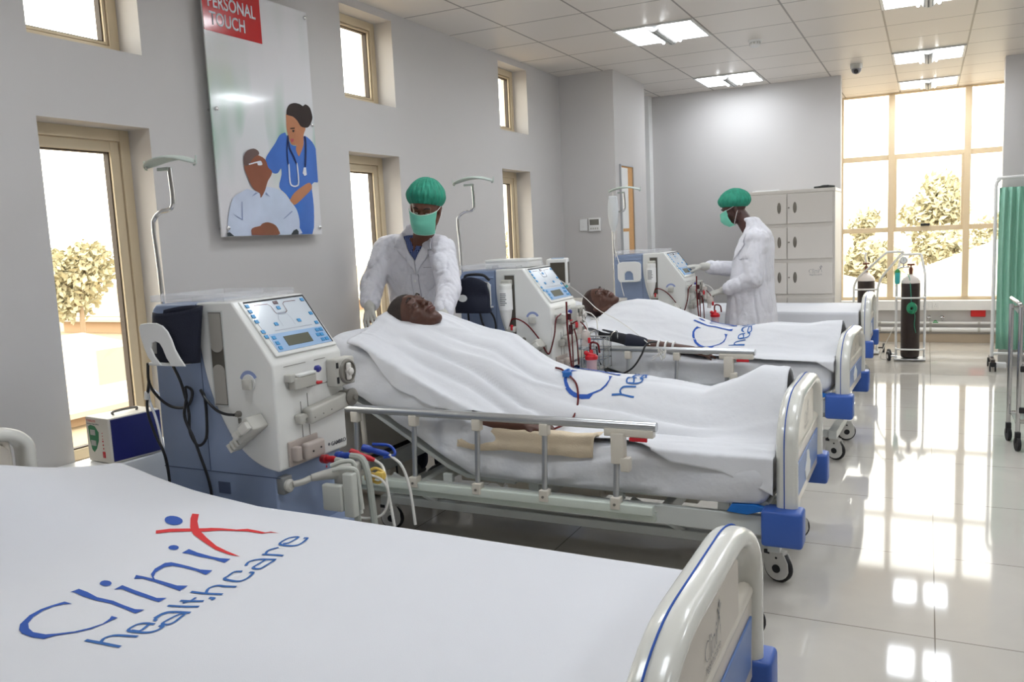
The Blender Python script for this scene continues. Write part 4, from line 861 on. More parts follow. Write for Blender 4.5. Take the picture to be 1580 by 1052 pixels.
    m = MB(); m.prism([(.185, .026), (.208, .026), (.208, .040), (.185, .040)], .0118, .014, pan); m.build('dark_display', mat('dark_red_display', (74, 36, 44), .2, var=0), cp, smooth=False)
    # cartridge slot in the near side
    sl = MB(); sl.prism([(-.282, 1.255), (-.208, 1.255), (-.213, .895), (-.284, .895)], -.0095, -.007, lambda a, b, d: (a, d, b)); sl = sl.build('cartridge_slot', mat('slot_rim', (196, 198, 196), .4), t, smooth=False)
    m = MB(); m.box(-.276, -.214, -.0102, -.0095, .902, 1.249); m.build('slot_recess', mat('slot_recess_dark', (84, 80, 72), .6), sl, smooth=False)
    if not cartridge:
        for za, zb, fl in ((1.10, 1.246, 1), (.905, 1.055, 0)):
            P = [(-.274, zb if fl else za), (-.216, zb if fl else za)]; e = za if fl else zb; s = -1 if fl else 1
            P += [(-.245+.029*math.cos(k*PI/8), e+s*(-.022+.022*math.sin(k*PI/8))) for k in range(9)]
            m = MB(); m.prism(P, -.0125, -.0102, lambda a, b, d: (a, d, b)); m.build('slot_flap', mat('slot_flap_grey', (158, 154, 146), .4), sl, bevel=.002)
    else:
        m = MB(); m.box(-.285, -.225, -.05, -.008, 1.19, 1.225, b=.006); m.build('cartridge_holder', MGREY, sl); m = MB(); m.box(-.27, -.21, -.05, -.008, .915, .95, b=.006); m.build('cartridge_foot_clip', MGREY, sl)
        c = MB(); c.lathe([(.008, .0), (.012, .02), (.028, .07), (.034, .11), (.038, .26), (.036, .262), (.036, .268), (.02, .27)], (-.255, -.045, .935), (0, 0, 1), 24); c = c.build('powder_cartridge', mat('milky_plastic', (236, 236, 232), .35, coat=.1), sl)
        m = MB(); m.lathe([(.0385, 0), (.0385, .12)], (-.255, -.045, 1.05), (0, 0, 1), 24); m.build('cartridge_label', mat('cartridge_label', (246, 246, 244), .5, var=0), c)
        m = MB()
        for k in range(7): m.box(-.275, -.237+.008*math.sin(k*3), -.0845, -.083, 1.145-k*.011, 1.149-k*.011)
        m.build('cartridge_print', GREYTXT, c, smooth=False)
    # syringe knob and arc mark on the side
    m = MB(); m.lathe([(.030, 0), (.030, .004)], (-.105, -.007, .992), (0, -1, 0), 24); k = m.build('side_knob', MWHITE, t)
    m = MB(); m.box(-.125, -.083, -.028, -.010, .966, 1.006, b=.006); m.build('knob_grip', MGREY, k)
    m = MB(); A = [(-.105+.044*math.cos(a), .992+.044*math.sin(a)) for a in [PI*(.15+.75*i/12) for i in range(13)]]; B = [(-.105+.030*math.cos(a), .992+.030*math.sin(a)) for a in [PI*(.90-.75*i/12) for i in range(13)]]
    m.prism(A+B, -.0082, -.007, lambda a, b, d: (a, d, b)); m.build('knob_arc_mark', mat('arc_blue', (142, 156, 198), .5), k, smooth=False)
    m = MB(); m.lathe([(.012, 0), (.012, .01), (.008, .012), (.008, .02)], (-.165, -.007, .872), (0, -1, 0), 16); m.build('hose_port', MDGREY, t)
    m = MB(); m.box(-.172, -.158, -.011, -.006, .835, .855, b=.002); m.build('side_switch', MDGREY, t)
    # line clamps low on the near side
    cl = MB(); d = Vector((-.13, 0, -.10)).normalized(); nn = Vector((-d.z, 0, d.x)); M0 = Matrix(((-d.x, 0, nn.x, -.035), (0, 1, 0, -.045), (-d.z, 0, nn.z, .855), (0, 0, 0, 1)))
    cl.box(-.06, -.0, -.045, .035, -.035, .02, M=M0, b=.006); cl.box(-.105, -.055, -.035, .035, -.028, .018, M=M0, b=.006); cl.box(-.17, -.105, -.025, .03, -.018, .016, M=M0, b=.005)
    cl = cl.build('line_clamp_block', MGREY, t)
    m = MB(); m.box(-.045, .0, -.065, -.045, -.02, .012, M=M0, b=.004); m.box(-.095, -.065, -.055, -.035, -.022, .005, M=M0, b=.004)
    for q in range(3): m.box(-.165+q*.022, -.155+q*.022, -.032, -.024, -.016, .018, M=M0)
    m.build('clamp_latch', mat('clamp_pale', (206, 204, 196), .35), cl)
    # front fittings
    p = MB(); p.box(.012, .062, .285, .405, .925, 1.035, b=.008); p = p.build('blood_pump', MGREY, t)
    m = MB(); m.lathe([(.046, 0), (.050, .004), (.046, .012), (.040, .013), (.040, .004)], (.060, .352, .98), (1, 0, 0), 28); m.build('pump_ring', mat('ring_grey', (136, 132, 124), .35), p)
    m = MB(); m.box(.064, .078, .338, .366, .945, 1.015, b=.008); m.lathe([(.014, 0), (.014, .022), (.008, .026)], (.064, .352, .98), (1, 0, 0), 18); m.build('pump_rotor', mat('rotor_pale', (222, 218, 212), .3), p)
    m = MB(); m.box(.0625, .066, .288, .298, .94, .965); m.box(.0625, .066, .288, .298, 1.0, 1.022); m.build('pump_latch', BLACKR, p, smooth=False)
    a = MB(); a.box(.012, .05, .065, .185, .955, 1.0, b=.006); a.box(.012, .045, .045, .075, .985, 1.015, b=.005); a = a.build('air_detector', MGREY, t)
    m = MB(); m.box(.03, .055, .08, .18, 1.0, 1.012, b=.004); m.build('detector_lid', MWHITE, a)
    m = MB(); m.lathe([(.012, 0), (.014, .012), (.008, .02)], (.04, .195, 1.015), (1, 0, 0), 16); m.build('blue_knob', mat('knob_indigo', (52, 56, 140), .3), a)
    m = MB(); m.box(.03, .06, .178, .205, .958, .968, b=.003); m.build('red_tab', RED, a)
    b_ = MB(); M1 = Matrix.Translation((.012, .13, .842)) @ Matrix.Rotation(math.radians(6), 4, 'X'); b_.box(.0, .045, .0, .25, -.030, .030, M=M1, b=.010); b_.box(.0, .03, -.045, -.012, -.018, .02, M=M1, b=.006); b_.cyl((.03, .10, .842), (.03, .14, .846), .010); b_ = b_.build('syringe_pump_arm', MGREY, t)
    m = MB(); m.lathe([(.034, 0), (.036, .008), (.028, .016), (.012, .018), (.012, .028)], (.055, .375, .872), (1, 0, 0), 22); m.box(.01, .06, .345, .40, .84, .90, b=.012); m.build('arm_knob', MDGREY, b_)
    m = MB()
    for y in (.15, .2, .25): m.cyl((.0565, y, .835+.1*(y-.13)), (.058, y, .835+.1*(y-.13)), .003, seg=8)
    m.build('arm_screws', MDGREY, b_)
    c_ = MB(); c_.box(.012, .022, .035, .20, .67, .765, b=.004); c_.box(.018, .05, .045, .075, .69, .745, b=.006); c_.box(.03, .062, .085, .195, .685, .75, b=.012); c_ = c_.build('bypass_clip', mat('clip_taupe', (178, 166, 158), .4), t)
    m = MB(); m.cyl((.062, .12, .715), (.064, .12, .715), .004, seg=8); m.cyl((.062, .165, .72), (.064, .165, .72), .004, seg=8); m.build('clip_rivets', BLACKR, c_)
    text('GAMBRO', .022, lambda a_, b: (.0128, .285+a_, .690+b), GREYTXT, h, 'maker_lettering', bold=.0004)
    m = MB(); m.lathe([(.006, 0), (.006, .001)], (.0125, .272, .700), (1, 0, 0), 12); m.build('maker_mark', GREYTXT, h)
    # small marks on the blue front
    m = MB(); m.flat([(-.006, 0), (.006, 0), (0, .014)], lambda a_, b: (-.0185, .285+a_, .60+b)); m.build('warning_mark', RED, body, smooth=False)
    # bottom outlet bracket
    o = MB(); o.box(-.02, .012, .0, .05, .575, .64, b=.004); o = o.build('outlet_plate', mat('outlet_grey', (128, 130, 130), .4), t)
    m = MB(); m.lathe([(.022, 0), (.024, .012), (.016, .02)], (.012, .022, .607), (1, 0, 0), 20); m.tube([(.03, .03, .61), (.05, .06, .612), (.055, .10, .615)], .012, seg=10); m.build('outlet_elbow', MGREY, o)
    # blood pressure cuff holder
    ch = MB(); P = []
    for k in range(9): a_ = PI/2+PI/2*k/8; P.append((-.585+.05*math.cos(a_), 1.175+.05*math.sin(a_)))
    hx = lambda p: (-.615+(p[0]-223)*.00313, 1.06+(557-p[1])*.0025)
    if knob_cuff or not cuff: P = [hx(p) for p in [(226, 500), (230, 494), (240, 491), (275, 491), (286, 494), (290, 500), (290, 545), (286, 555), (270, 557), (268, 530), (262, 522), (252, 522), (246, 530), (246, 557), (230, 555), (226, 545)]]
    else: P = [hx(p) for p in [(222, 500), (226, 495), (240, 493), (254, 493), (264, 497), (271, 505), (276, 517), (280, 532), (286, 545), (293, 557), (273, 557), (266, 545), (261, 530), (257, 523), (250, 520), (243, 523), (241, 531), (246, 543), (256, 556), (243, 555), (234, 545), (228, 530), (223, 512)]]
    P = list(reversed(P))
    bulge = lambda a_, b, d: (a_+.082, -.098-.010*math.cos((a_+.51)*12)+d, b)
    ch.prism(P, -.004, .004, bulge); ch = ch.build('cuff_holder', WHITEP, t, bevel=.003)
    m = MB(); m.box(-.51, -.36, -.10, .0, 1.058, 1.070, b=.004); m.build('holder_shelf', WHITEP, ch)
    if cuff and knob_cuff:
        m = MB(); m.grid(lambda u, v: (-.52+.19*u+.035*(1-v)*(u-.5), -.128-.022*math.sin(PI*u)-.006*math.sin(v*9), 1.045+.205*v-.02*(u-.5)**2*8*v), 14, 14); cu = m.build('arm_cuff', NAVY, t, solid=.035)
        m = MB(); m.prism([(-.475+.030*math.cos(a_), 1.13+.021*math.sin(a_)) for a_ in [2*PI*k/20 for k in range(20)]], -.172, -.169, lambda a_, b, d: (a_, d, b)); m.build('cuff_badge', WHITEP, cu)
        m = MB(); m.tube([(-.50, -.10, 1.235), (-.46, -.13, 1.262), (-.36, -.13, 1.262), (-.33, -.10, 1.23)], .008, seg=8); m.build('cuff_strap', BLACKR, cu)
    elif cuff:
        def cf(u, v):
            a_ = -2.75+5.6*u; r = .052+.006*math.sin(a_*2); zz = 1.065+(.20)*v; tilt = .02*(v-.5)
            return (-.405+r*math.cos(a_)*2.0+tilt+.03*(v-.5)*u, -.046+r*math.sin(a_)*.72-.004*math.sin(v*PI), zz+.012*math.sin(a_+.6)*(v))
        m = MB(); m.grid(cf, 36, 16); cu = m.build('arm_cuff', NAVY, t, solid=.010)
        m = MB(); m.grid(lambda u, v: tuple(Vector(cf(.0+.12*u, .2+.5*v))*1+Vector((0, -.007, 0))), 6, 6); m.build('cuff_badge', mat('cuff_badge_grey', (150, 152, 156), .6), cu)
    # drip pole at the back
    pl = MB(); x0, y0 = -.60, .09
    pl.tube([(x0-.02, y0, .35), (x0-.02, y0, 1.30), (x0-.03, y0, 1.56), (x0-.02, y0+.0, 1.61), (x0+.02, y0, 1.635), (x0+.06, y0, 1.64), (x0+.085, y0, 1.655), (x0+.09, y0, 1.70), (x0+.085, y0, 1.80)], .0085, seg=12); pl = pl.build('drip_pole', CHROME, t)
    hp = MB(); E = []
    hp.grid(lambda u, v: (x0+.085+(-.13+.27*u), y0+.0+(.05*(2*v-1))*math.sqrt(max(0.02, 1-(2*u-1)**2)), 1.806+.028*(1-((2*u-1)**2))+.010*(1-(2*v-1)**2)), 18, 8)
    hp = hp.build('hook_plate', mat('hook_plate_grey', (186, 196, 188), .4), t, solid=.006)
    m = MB()
    for s in (-1, 1): m.tube([(x0+.09+s*.125, y0, 1.80), (x0+.09+s*.138, y0, 1.805), (x0+.09+s*.14, y0, 1.835)], .0035, seg=6)
    m.box(x0+.03, x0+.09, y0-.01, y0+.01, 1.79, 1.802); m.build('hook', mat('hook_plate_grey', (186, 196, 188), .4), hp)
    return t
def mpt(loc): return lambda x, y, z: (loc[0]+x, loc[1]+y, z)
M1L = (-2.11, 2.28, 0); M2L = (-1.955, 4.42, 0); M3L = (-1.765, 6.70, 0)
m1 = machine(M1L, 'nearest blue and white dialysis machine with a rolled navy cuff on its side')
m2 = machine(M2L, 'middle dialysis machine with a white powder cartridge and a hanging navy cuff', cartridge=True, lines=True, knob_cuff=True)
m3 = machine(M3L, 'farthest dialysis machine, worked by the nurse seen from the side', cartridge=True, lines=True, cuff=False)
def m1_extras():
    q = mpt(M1L)
    C = lambda nm, P, r=.0055, mm=BLACKC, par=m1: cable(par, nm, [q(*p) for p in P], r, mm)
    C('cuff_hose', [(-.56, -.06, 1.06), (-.575, -.05, .98), (-.555, -.03, .92), (-.50, -.02, .885), (-.43, -.015, .885), (-.395, -.015, .92), (-.385, -.02, .955), (-.41, -.025, .965), (-.415, -.02, .93)])
    C('cuff_hose', [(-.43, -.06, 1.06), (-.415, -.045, 1.0), (-.42, -.025, .94), (-.42, -.012, .86), (-.415, -.02, .79), (-.38, -.02, .74), (-.335, -.018, .77), (-.325, -.015, .86), (-.33, -.012, .93), (-.35, -.010, .955)])
    C('cuff_hose', [(-.35, -.010, .955), (-.32, -.015, .92), (-.27, -.02, .885), (-.22, -.025, .872), (-.17, -.03, .872)])
    C('cuff_hose', [(-.415, -.02, .93), (-.43, -.025, .85), (-.40, -.02, .77), (-.375, -.018, .70), (-.35, -.015, .62), (-.34, -.012, .55), (-.345, -.012, .48)])
    C('power_cable', [(-.575, -.05, .99), (-.60, -.05, .88), (-.585, -.04, .78), (-.56, -.03, .71), (-.555, -.02, .64), (-.55, -.02, .50)])
    C('cable_tie', [(-.592, -.05, .945), (-.597, -.05, .915)], .010, WHITEP)
    C('side_hook', [(-.61, .02, .92), (-.625, -.01, .95), (-.62, -.02, .90), (-.61, 0, .80), (-.585, .02, .50)], .006, CHROME)
    # dialyser holder bracket and its connectors
    h = MB(); h.tube([q(.06, .10, .617), q(.10, .14, .622), q(.15, .18, .625)], lambda t_: .014+.012*t_, seg=12); h.box(M1L[0]+.12, M1L[0]+.19, M1L[1]+.15, M1L[1]+.24, .56, .655, b=.01); br = h.build('line_bracket', MGREY, m1, world=True)
    m = MB(); W_ = lambda a, b, c: q(a, b, c)
    m.tube([W_(.13, .13, .66), W_(.17, .15, .675), W_(.20, .17, .67), W_(.205, .175, .63), W_(.21, .18, .56), W_(.215, .18, .47)], .009, seg=8)
    m.tube([W_(.16, .10, .655), W_(.20, .12, .66), W_(.235, .14, .65), W_(.24, .145, .60), W_(.245, .15, .50)], .009, seg=8)
    m.box(M1L[0]+.20, M1L[0]+.245, M1L[1]+.10, M1L[1]+.135, .48, .645, b=.006); m.box(M1L[0]+.11, M1L[0]+.20, M1L[1]+.09, M1L[1]+.12, .50, .60, b=.008)
    m.build('bracket_clips', mat('clip_paint', (196, 198, 190), .35), br, world=True)
    def conn(nm, a, b, r, mm): mb = MB(); a = Vector(q(*a)); b = Vector(q(*b)); d = (b-a); mb.lathe([(r, 0), (r*1.05, d.length*.3), (r*.75, d.length*.35), (r*.8, d.length*.8), (r*.5, d.length)], a, d, 14); return mb.build(nm, mm, m1, world=True)
    conn('red_connector', (.02, .22, .655), (.10, .20, .665), .017, RED); conn('blue_connector', (.06, .26, .660), (.14, .24, .672), .017, BLUE)
    conn('red_connector', (.10, .29, .672), (.20, .31, .640), .014, RED); conn('blue_connector', (.13, .33, .680), (.24, .35, .655), .015, BLUE)
    m = MB(); m.tube([q(.17, .34, .695), q(.23, .37, .685), q(.26, .36, .655), q(.22, .34, .645)], .006, seg=8); m.build('blue_clamp', BLUE, m1, world=True)
    for P, r, mm, nm in (([(.10, .20, .662), (.14, .20, .655), (.165, .20, .62), (.175, .20, .55), (.185, .20, .40)], .013, mat('grey_hose', (176, 180, 172), .4), 'dialysate_hose'),
                     ([(.14, .24, .672), (.19, .24, .665), (.215, .235, .62), (.225, .235, .54), (.235, .235, .40)], .013, mat('grey_hose', (176, 180, 172), .4), 'dialysate_hose'),
                     ([(.20, .31, .640), (.25, .29, .62), (.28, .27, .54), (.30, .27, .40)], .006, TUBE, 'clear_line'), ([(.24, .35, .655), (.29, .36, .61), (.32, .36, .52), (.335, .36, .38)], .006, TUBE, 'clear_line'),
                     ([(.22, .25, .60), (.27, .25, .585), (.29, .26, .53), (.26, .26, .45), (.20, .24, .43), (.14, .2, .45)], .005, TUBE, 'clear_line')):
        C(nm, P, r, mm)
    m = MB(); m.box(M1L[0]+.19, M1L[0]+.225, M1L[1]+.245, M1L[1]+.275, .575, .605, b=.006); m.box(M1L[0]+.235, M1L[0]+.27, M1L[1]+.25, M1L[1]+.28, .585, .612, b=.006); m.tube([q(.19, .26, .60), q(.23, .27, .622), q(.27, .27, .60), q(.25, .26, .57), q(.21, .26, .575)], .006, seg=8); m.build('yellow_connectors', YELLOW, m1, world=True)
    m = MB(); m.lathe([(.012, 0), (.014, .02), (.008, .03)], q(-.17, -.01, .49), (0, -.3, 1), 12); m.build('yellow_plug', mat('plug_yellow', (200, 190, 60), .4), m1, world=True)
    m = MB(); m.lathe([(.010, 0), (.012, .02), (.008, .03)], q(-.13, -.01, .49), (0, -.3, 1), 12); m.build('white_plug', WHITEP, m1, world=True)
m1_extras()
def blood_set(L, par, s=0):
    q = mpt(L); C = lambda nm, P, r=.0045, mm=BLOOD: cable(par, nm, [q(*p) for p in P], r, mm)
    # dialyser stick, bubble trap and red topped canister on a side holder
    C('blood_line', [(-.255+.02, -.03, .86), (-.26, -.03, .93), (-.22, -.035, .995), (-.14, -.035, .97), (-.06, -.03, .88), (-.02, -.02, .80), (.0, -.015, .80), (.03, -.01, .90), (.04, 0, .99), (.06, .03, 1.02)])
    C('blood_line', [(-.22, -.04, .86), (-.20, -.04, .82), (-.19, -.04, .76)])
    C('blood_line', [(.10, .02, 1.09), (.10, .02, .95), (.11, .02, .80), (.125, .02, .64)], .006)
    C('blood_line', [(.115, .04, .97), (.12, .04, .85), (.125, .03, .64)]); C('blood_line', [(.13, .05, .93), (.145, .05, .86), (.15, .05, .72)])
    C('blood_line', [(.12, .04, .96), (.16, .05, .975), (.20, .05, .94), (.21, .05, .90)], .004)
    C('blood_line', [(.30, 0, .80), (.29, 0, .85), (.25, 0, .855), (.245, 0, .80)], .006)
    for a, b in (((-.235, -.04, .88), (-.225, -.04, .845)), ((-.19, -.04, .77), (-.185, -.04, .70)), ((.11, .03, 1.02), (.11, .03, .985)), ((.115, .035, .955), (.115, .035, .90))):
        m = MB(); m.cyl(q(*a), q(*b), .012, seg=12); m.build('blood_chamber', mat('dark_blood', (62, 16, 20), .2), par, world=True)
    cc = MATS.get('clear_chamber') or clear_mat('clear_chamber', (226, 216, 208), .6)
    for a, b in (((-.225, -.04, .845), (-.2, -.04, .77)), ((.16, .06, 1.0), (.16, .06, .90)), ((.20, .05, .92), (.19, .05, .83))): m = MB(); m.cyl(q(*a), q(*b), .016, seg=12); m.build('drip_chamber', cc, par, world=True)
    m = MB(); m.ell(q(.20, .05, .89), (.03, .02, .04), sub=2); m.build('air_trap', cc, par, world=True)
    for p in ((-.225, -.045, .945), (.155, .03, .955), (.225, .04, .865)): m = MB(); m.box(L[0]+p[0]-.007, L[0]+p[0]+.007, L[1]+p[1]-.008, L[1]+p[1]+.008, p[2]-.016, p[2]+.016, b=.003); m.build('red_line_clamp', RED, par, world=True)
    c = MB(); c.lathe([(.026, 0), (.030, .01), (.030, .16), (.034, .165)], q(.25, 0, .60), (0, 0, 1), 22); c = c.build('dialyser', mat('pinkish_dialyser', (206, 178, 186), .3, coat=.3), par, world=True)
    m = MB(); m.lathe([(.036, 0), (.038, .018), (.028, .026), (.012, .032), (.009, .055)], q(.25, 0, .762), (0, 0, 1), 22); m.cyl(q(.22, -.01, .80), q(.28, -.01, .785), .009, seg=10); m.ell(q(.225, -.015, .80), (.014,)*3, sub=2); m.build('dialyser_red_cap', RED, c, world=True)
    m = MB(); m.box(L[0]+.01, L[0]+.24, L[1]+.02, L[1]+.035, .655, .67); m.build('dialyser_holder', MGREY, par, world=True)
    m = MB()
    for k in range(5): m.box(L[0]-.185+k*.032, L[0]-.165+k*.032, L[1]-.022, L[1]-.008, .755, .825, b=.004)
    m.box(L[0]-.20, L[0]-.02, L[1]-.012, L[1]-.006, .745, .84); m.build('grey_grille', MGREY, par, world=True)
    m = MB(); m.tube([q(.07, .36, 1.0), q(.12, .36, .985), q(.16, .34, .95), q(.18, .30, .90)], .004, seg=8); m.tube([q(.07, .33, .96), q(.10, .33, .93), q(.11, .31, .88)], .004, seg=8); m.build('clear_line', TUBE, par, world=True)
blood_set(M2L, m2); blood_set(M3L, m3)
def m2_extras():
    q = mpt(M2L)
    for P in ([(-.42, -.08, 1.06), (-.40, -.06, .95), (-.33, -.05, .90)], [(-.38, -.07, 1.08), (-.33, -.06, 1.0), (-.34, -.04, .90), (-.40, -.03, .85)], [(-.50, -.07, 1.06), (-.51, -.04, .95), (-.47, -.03, .86)], [(-.30, -.02, .72), (-.25, -.02, .78), (-.23, -.03, .80)]): cable(m2, 'cuff_hose', [q(*p) for p in P], .006, BLACKC)
    t = thing('accessory_box', 'pale flat box lying on top of the middle dialysis machine', 'box', q(-.28, .18, 1.291)); m = MB(); m.box(-.17, .12, -.10, .10, 0, .045, b=.006); m.build('box_body', WHITEP, t); m = MB(); m.box(-.172, .122, -.102, .102, .03, .05, b=.006); m.build('box_lid', MWHITE, t)
m2_extras()
def drip_bag():
    L = M3L; q = mpt(L)
    t = thing('drip_bag', 'clear drip bag hanging from the farthest machine\'s hook plate', 'drip bag', q(-.585, .03, 1.80)); x, y = L[0]-.60, L[1]+.03
    m = MB(); m.grid(lambda u, v: (-.0+(.045*math.sin(PI*min(1, .18+u*.82))**.5)*(2*v-1) if u < .97 else .004*(2*v-1), -.012*math.sin(PI*v)*math.sin(PI*u)-.02, -.03-.30*u), 20, 10)
    b = m.build('bag', MATS.get('clear_bag') or clear_mat('clear_bag', (232, 236, 238), .55), t, solid=.012)
    m = MB(); m.tube([(0, -.02, 0), (0, -.02, -.04)], .004, seg=6); m.cyl((0, -.02, -.33), (0, -.02, -.39), .009, seg=12); m.build('drip_chamber', TUBE, t)
    m = MB(); m.tube([(0, -.02, -.39), (.01, -.03, -.48), (.05, -.05, -.60), (.07, -.08, -.75), (.10, -.10, -.86)], .003, seg=6); m.build('drip_line', TUBE, t)
drip_bag()
# ================================================================== PEOPLE
def frame(o, fwd, up):
    f = Vector(fwd).normalized(); u = Vector(up); u = (u-f*u.dot(f)).normalized(); l = u.cross(f)
    return Matrix(((f.x, l.x, u.x, o[0]), (f.y, l.y, u.y, o[1]), (f.z, l.z, u.z, o[2]), (0, 0, 0, 1)))
def head_blob(m, M, s=1.0, chin=.0):
    P = lambda x, y, z: M @ (Vector((x, y, z))*s); R = M.to_3x3().to_4x4()
    def E(c, r, rot=None): m.ell(P(*c), tuple(q*s for q in r), R @ rot if rot is not None else R)
    def Cc(a, b, r0, r1): m.caps(P(*a), P(*b), r0*s, r1*s)
    E((-.012, 0, .040), (.098, .077, .088)); E((.010, 0, .030), (.084, .070, .080)); E((.018, 0, -.025), (.070, .062, .085)); E((.034, 0, -.078), (.048, .044, .036)); E((.060, 0, -.100), (.022, .024, .018))
    Cc((.084, 0, .012), (.103, 0, -.022), .0085, .0115); E((.097, .013, -.030), (.010, .008, .008)); E((.097, -.013, -.030), (.010, .008, .008))
    Cc((.082, -.040, .026), (.092, -.014, .028), .009, .009); Cc((.082, .040, .026), (.092, .014, .028), .009, .009)
    for sgn in (-1, 1):
        E((.058, sgn*.040, -.024), (.028, .022, .022)); E((.081, sgn*.030, .006), (.011, .017, .011)); E((-.005, sgn*.076, -.006), (.017, .009, .031)); E((-.012, sgn*.083, .006), (.010, .006, .016)); Cc((.02, sgn*.05, -.075), (-.02, sgn*.062, -.04), .018, .02)
    E((.087, 0, -.056), (.012, .025, .0065)); E((.085, 0, -.069), (.012, .022, .007))
def hand_blob(m, wrist, d, n, s=1.0, curl=.5, thumb=1, spread=.10):
    """palm and five bent fingers. d: pointing direction, n: back-of-hand normal, thumb: side +1/-1"""
    d = Vector(d).normalized(); n = Vector(n); n = (n-d*n.dot(d)).normalized(); t = n.cross(d)*thumb; w = Vector(wrist)
    Pq = lambda a, b, c: w+(d*a+t*b+n*c)*s
    for b in (-.028, -.010, .010, .027): m.caps(Pq(.008, b*.55, 0), Pq(.075, b, 0), .015*s, .0115*s)
    for b, L, k in ((-.032, .062, 1.25), (-.011, .080, 1.0), (.011, .085, .95), (.032, .074, .9)):
        b = b; p = Pq(.080, b, 0); a = curl*k*.35; dirv = d; sp = t*(b/.03)*spread
        for i, (fr, r) in enumerate(((.42, .0092), (.32, .0085), (.26, .0076))):
            dv = (dirv*math.cos(a)-n*math.sin(a)+sp).normalized(); q = p+dv*L*fr*s; m.caps(p, q, r*s, (r-.0006)*s); p = q; a += curl*k*.75
    p = Pq(.022, .026, -.004); a = Pq(.052, .052, -.014*(1+curl)); b2 = Pq(.080, .058, -.022*(1+curl)); c = Pq(.100, .054-.01*curl, -.030*(1+curl))
    m.caps(p, a, .014*s, .0115*s); m.caps(a, b2, .0108*s, .0095*s); m.caps(b2, c, .0095*s, .0082*s)
def loft(m, secs, seg=28, power=.85):
    rings = []
    for (x, y, z, rx, ry, rot) in secs:
        r = []
        for k in range(seg):
            a = 2*PI*k/seg; ca, sa = math.cos(a), math.sin(a); px = rx*math.copysign(abs(ca)**power, ca); py = ry*math.copysign(abs(sa)**power, sa)
            r.append(m.bm.verts.new((x+px*math.cos(rot)-py*math.sin(rot), y+px*math.sin(rot)+py*math.cos(rot), z)))
        rings.append(r)
    for a, b in zip(rings, rings[1:]):
        for k in range(seg): m._f((a[k], a[(k+1) % seg], b[(k+1) % seg], b[k]))
    m._f(list(reversed(rings[0]))); m._f(rings[-1])
def wrinkle(o, amp, sc, seed=0, zlim=None):
    me = o.data; ns = [v.normal.copy() for v in me.vertices]
    for v, n in zip(me.vertices, ns):
        p = v.co; k = noise.noise(Vector((p.x*sc[0]+seed, p.y*sc[1], p.z*sc[2]))); k2 = noise.noise(Vector((p.x*sc[0]*2.3+seed, p.y*sc[1]*2.3+3, p.z*sc[2]*2.0)))
        cr = max(0, 1-abs(k)*9); cr2 = max(0, 1-abs(k2)*7)
        v.co = p+n*(amp*(.5-cr*.9)+amp*.5*k2-amp*.55*cr2)
    me.update()
def decal(bvh, O, R, U, D, poly, off, name, m, parent, cell=.015, thick=.0015):
    """lay a flat outline onto a surface along direction D"""
    O = Vector(O); R = Vector(R).normalized(); U = Vector(U).normalized(); D = Vector(D).normalized()
    b = bmesh.new(); fc = b.faces.new([b.verts.new((p[0], p[1], 0)) for p in poly]); fc.normal_update(); bmesh.ops.triangulate(b, faces=[fc])
    for _ in range(5):
        le = [e for e in b.edges if e.calc_length() > cell]
        if not le: break
        bmesh.ops.subdivide_edges(b, edges=le, cuts=1); bmesh.ops.triangulate(b, faces=b.faces[:])
    mb = MB(); mp = {}; last = None
    for v in b.verts:
        s = O+R*v.co.x+U*v.co.y; h = bvh.ray_cast(s, D, 2)
        if h[0] is not None: last = h[0]-D*off; mp[v] = mb.bm.verts.new(last)
        else: mp[v] = None
    for f in b.faces:
        q = [mp[v] for v in f.verts]
        if all(q) and max((q[0].co-q[1].co).length, (q[1].co-q[2].co).length, (q[0].co-q[2].co).length) < .09: mb._f(q)
    b.free()
    o = mb.build(name, m, parent, normals=False, solid=thick); return o
def bouffant(parent, M, s=1.0, tilt=-.42, seed=0):
    ax = Vector((tilt, 0, 1)).normalized(); xx = Vector((ax.z, 0, -ax.x)); cen = Vector((-.012, 0, .046)); R = (.134, .107, .118)
    def f(u, v):
        th = 2*PI*v; ph = PI*.60*u; r = 1.0
        pleat = .016*math.sin(22*th+3*math.sin(5*u))+.012*math.sin(37*th+seed); r += pleat*min(1, u*1.6)+.03*noise.noise(Vector((math.cos(th)*2+seed, math.sin(th)*2, u*3)))
        if u > .72: r *= 1-.20*((u-.72)/.28)**1.5
        d = xx*math.cos(th)*math.sin(ph)+Vector((0, 1, 0))*math.sin(th)*math.sin(ph)+ax*math.cos(ph)
        p = cen+Vector((d.x*R[0], d.y*R[1], d.z*R[2]))*r
        return M @ (p*s)
    m = MB(); m.grid(f, 34, 130, closed_v=True); m.bm.normal_update(); return m.build('bouffant_cap', CAP, parent, normals=False)
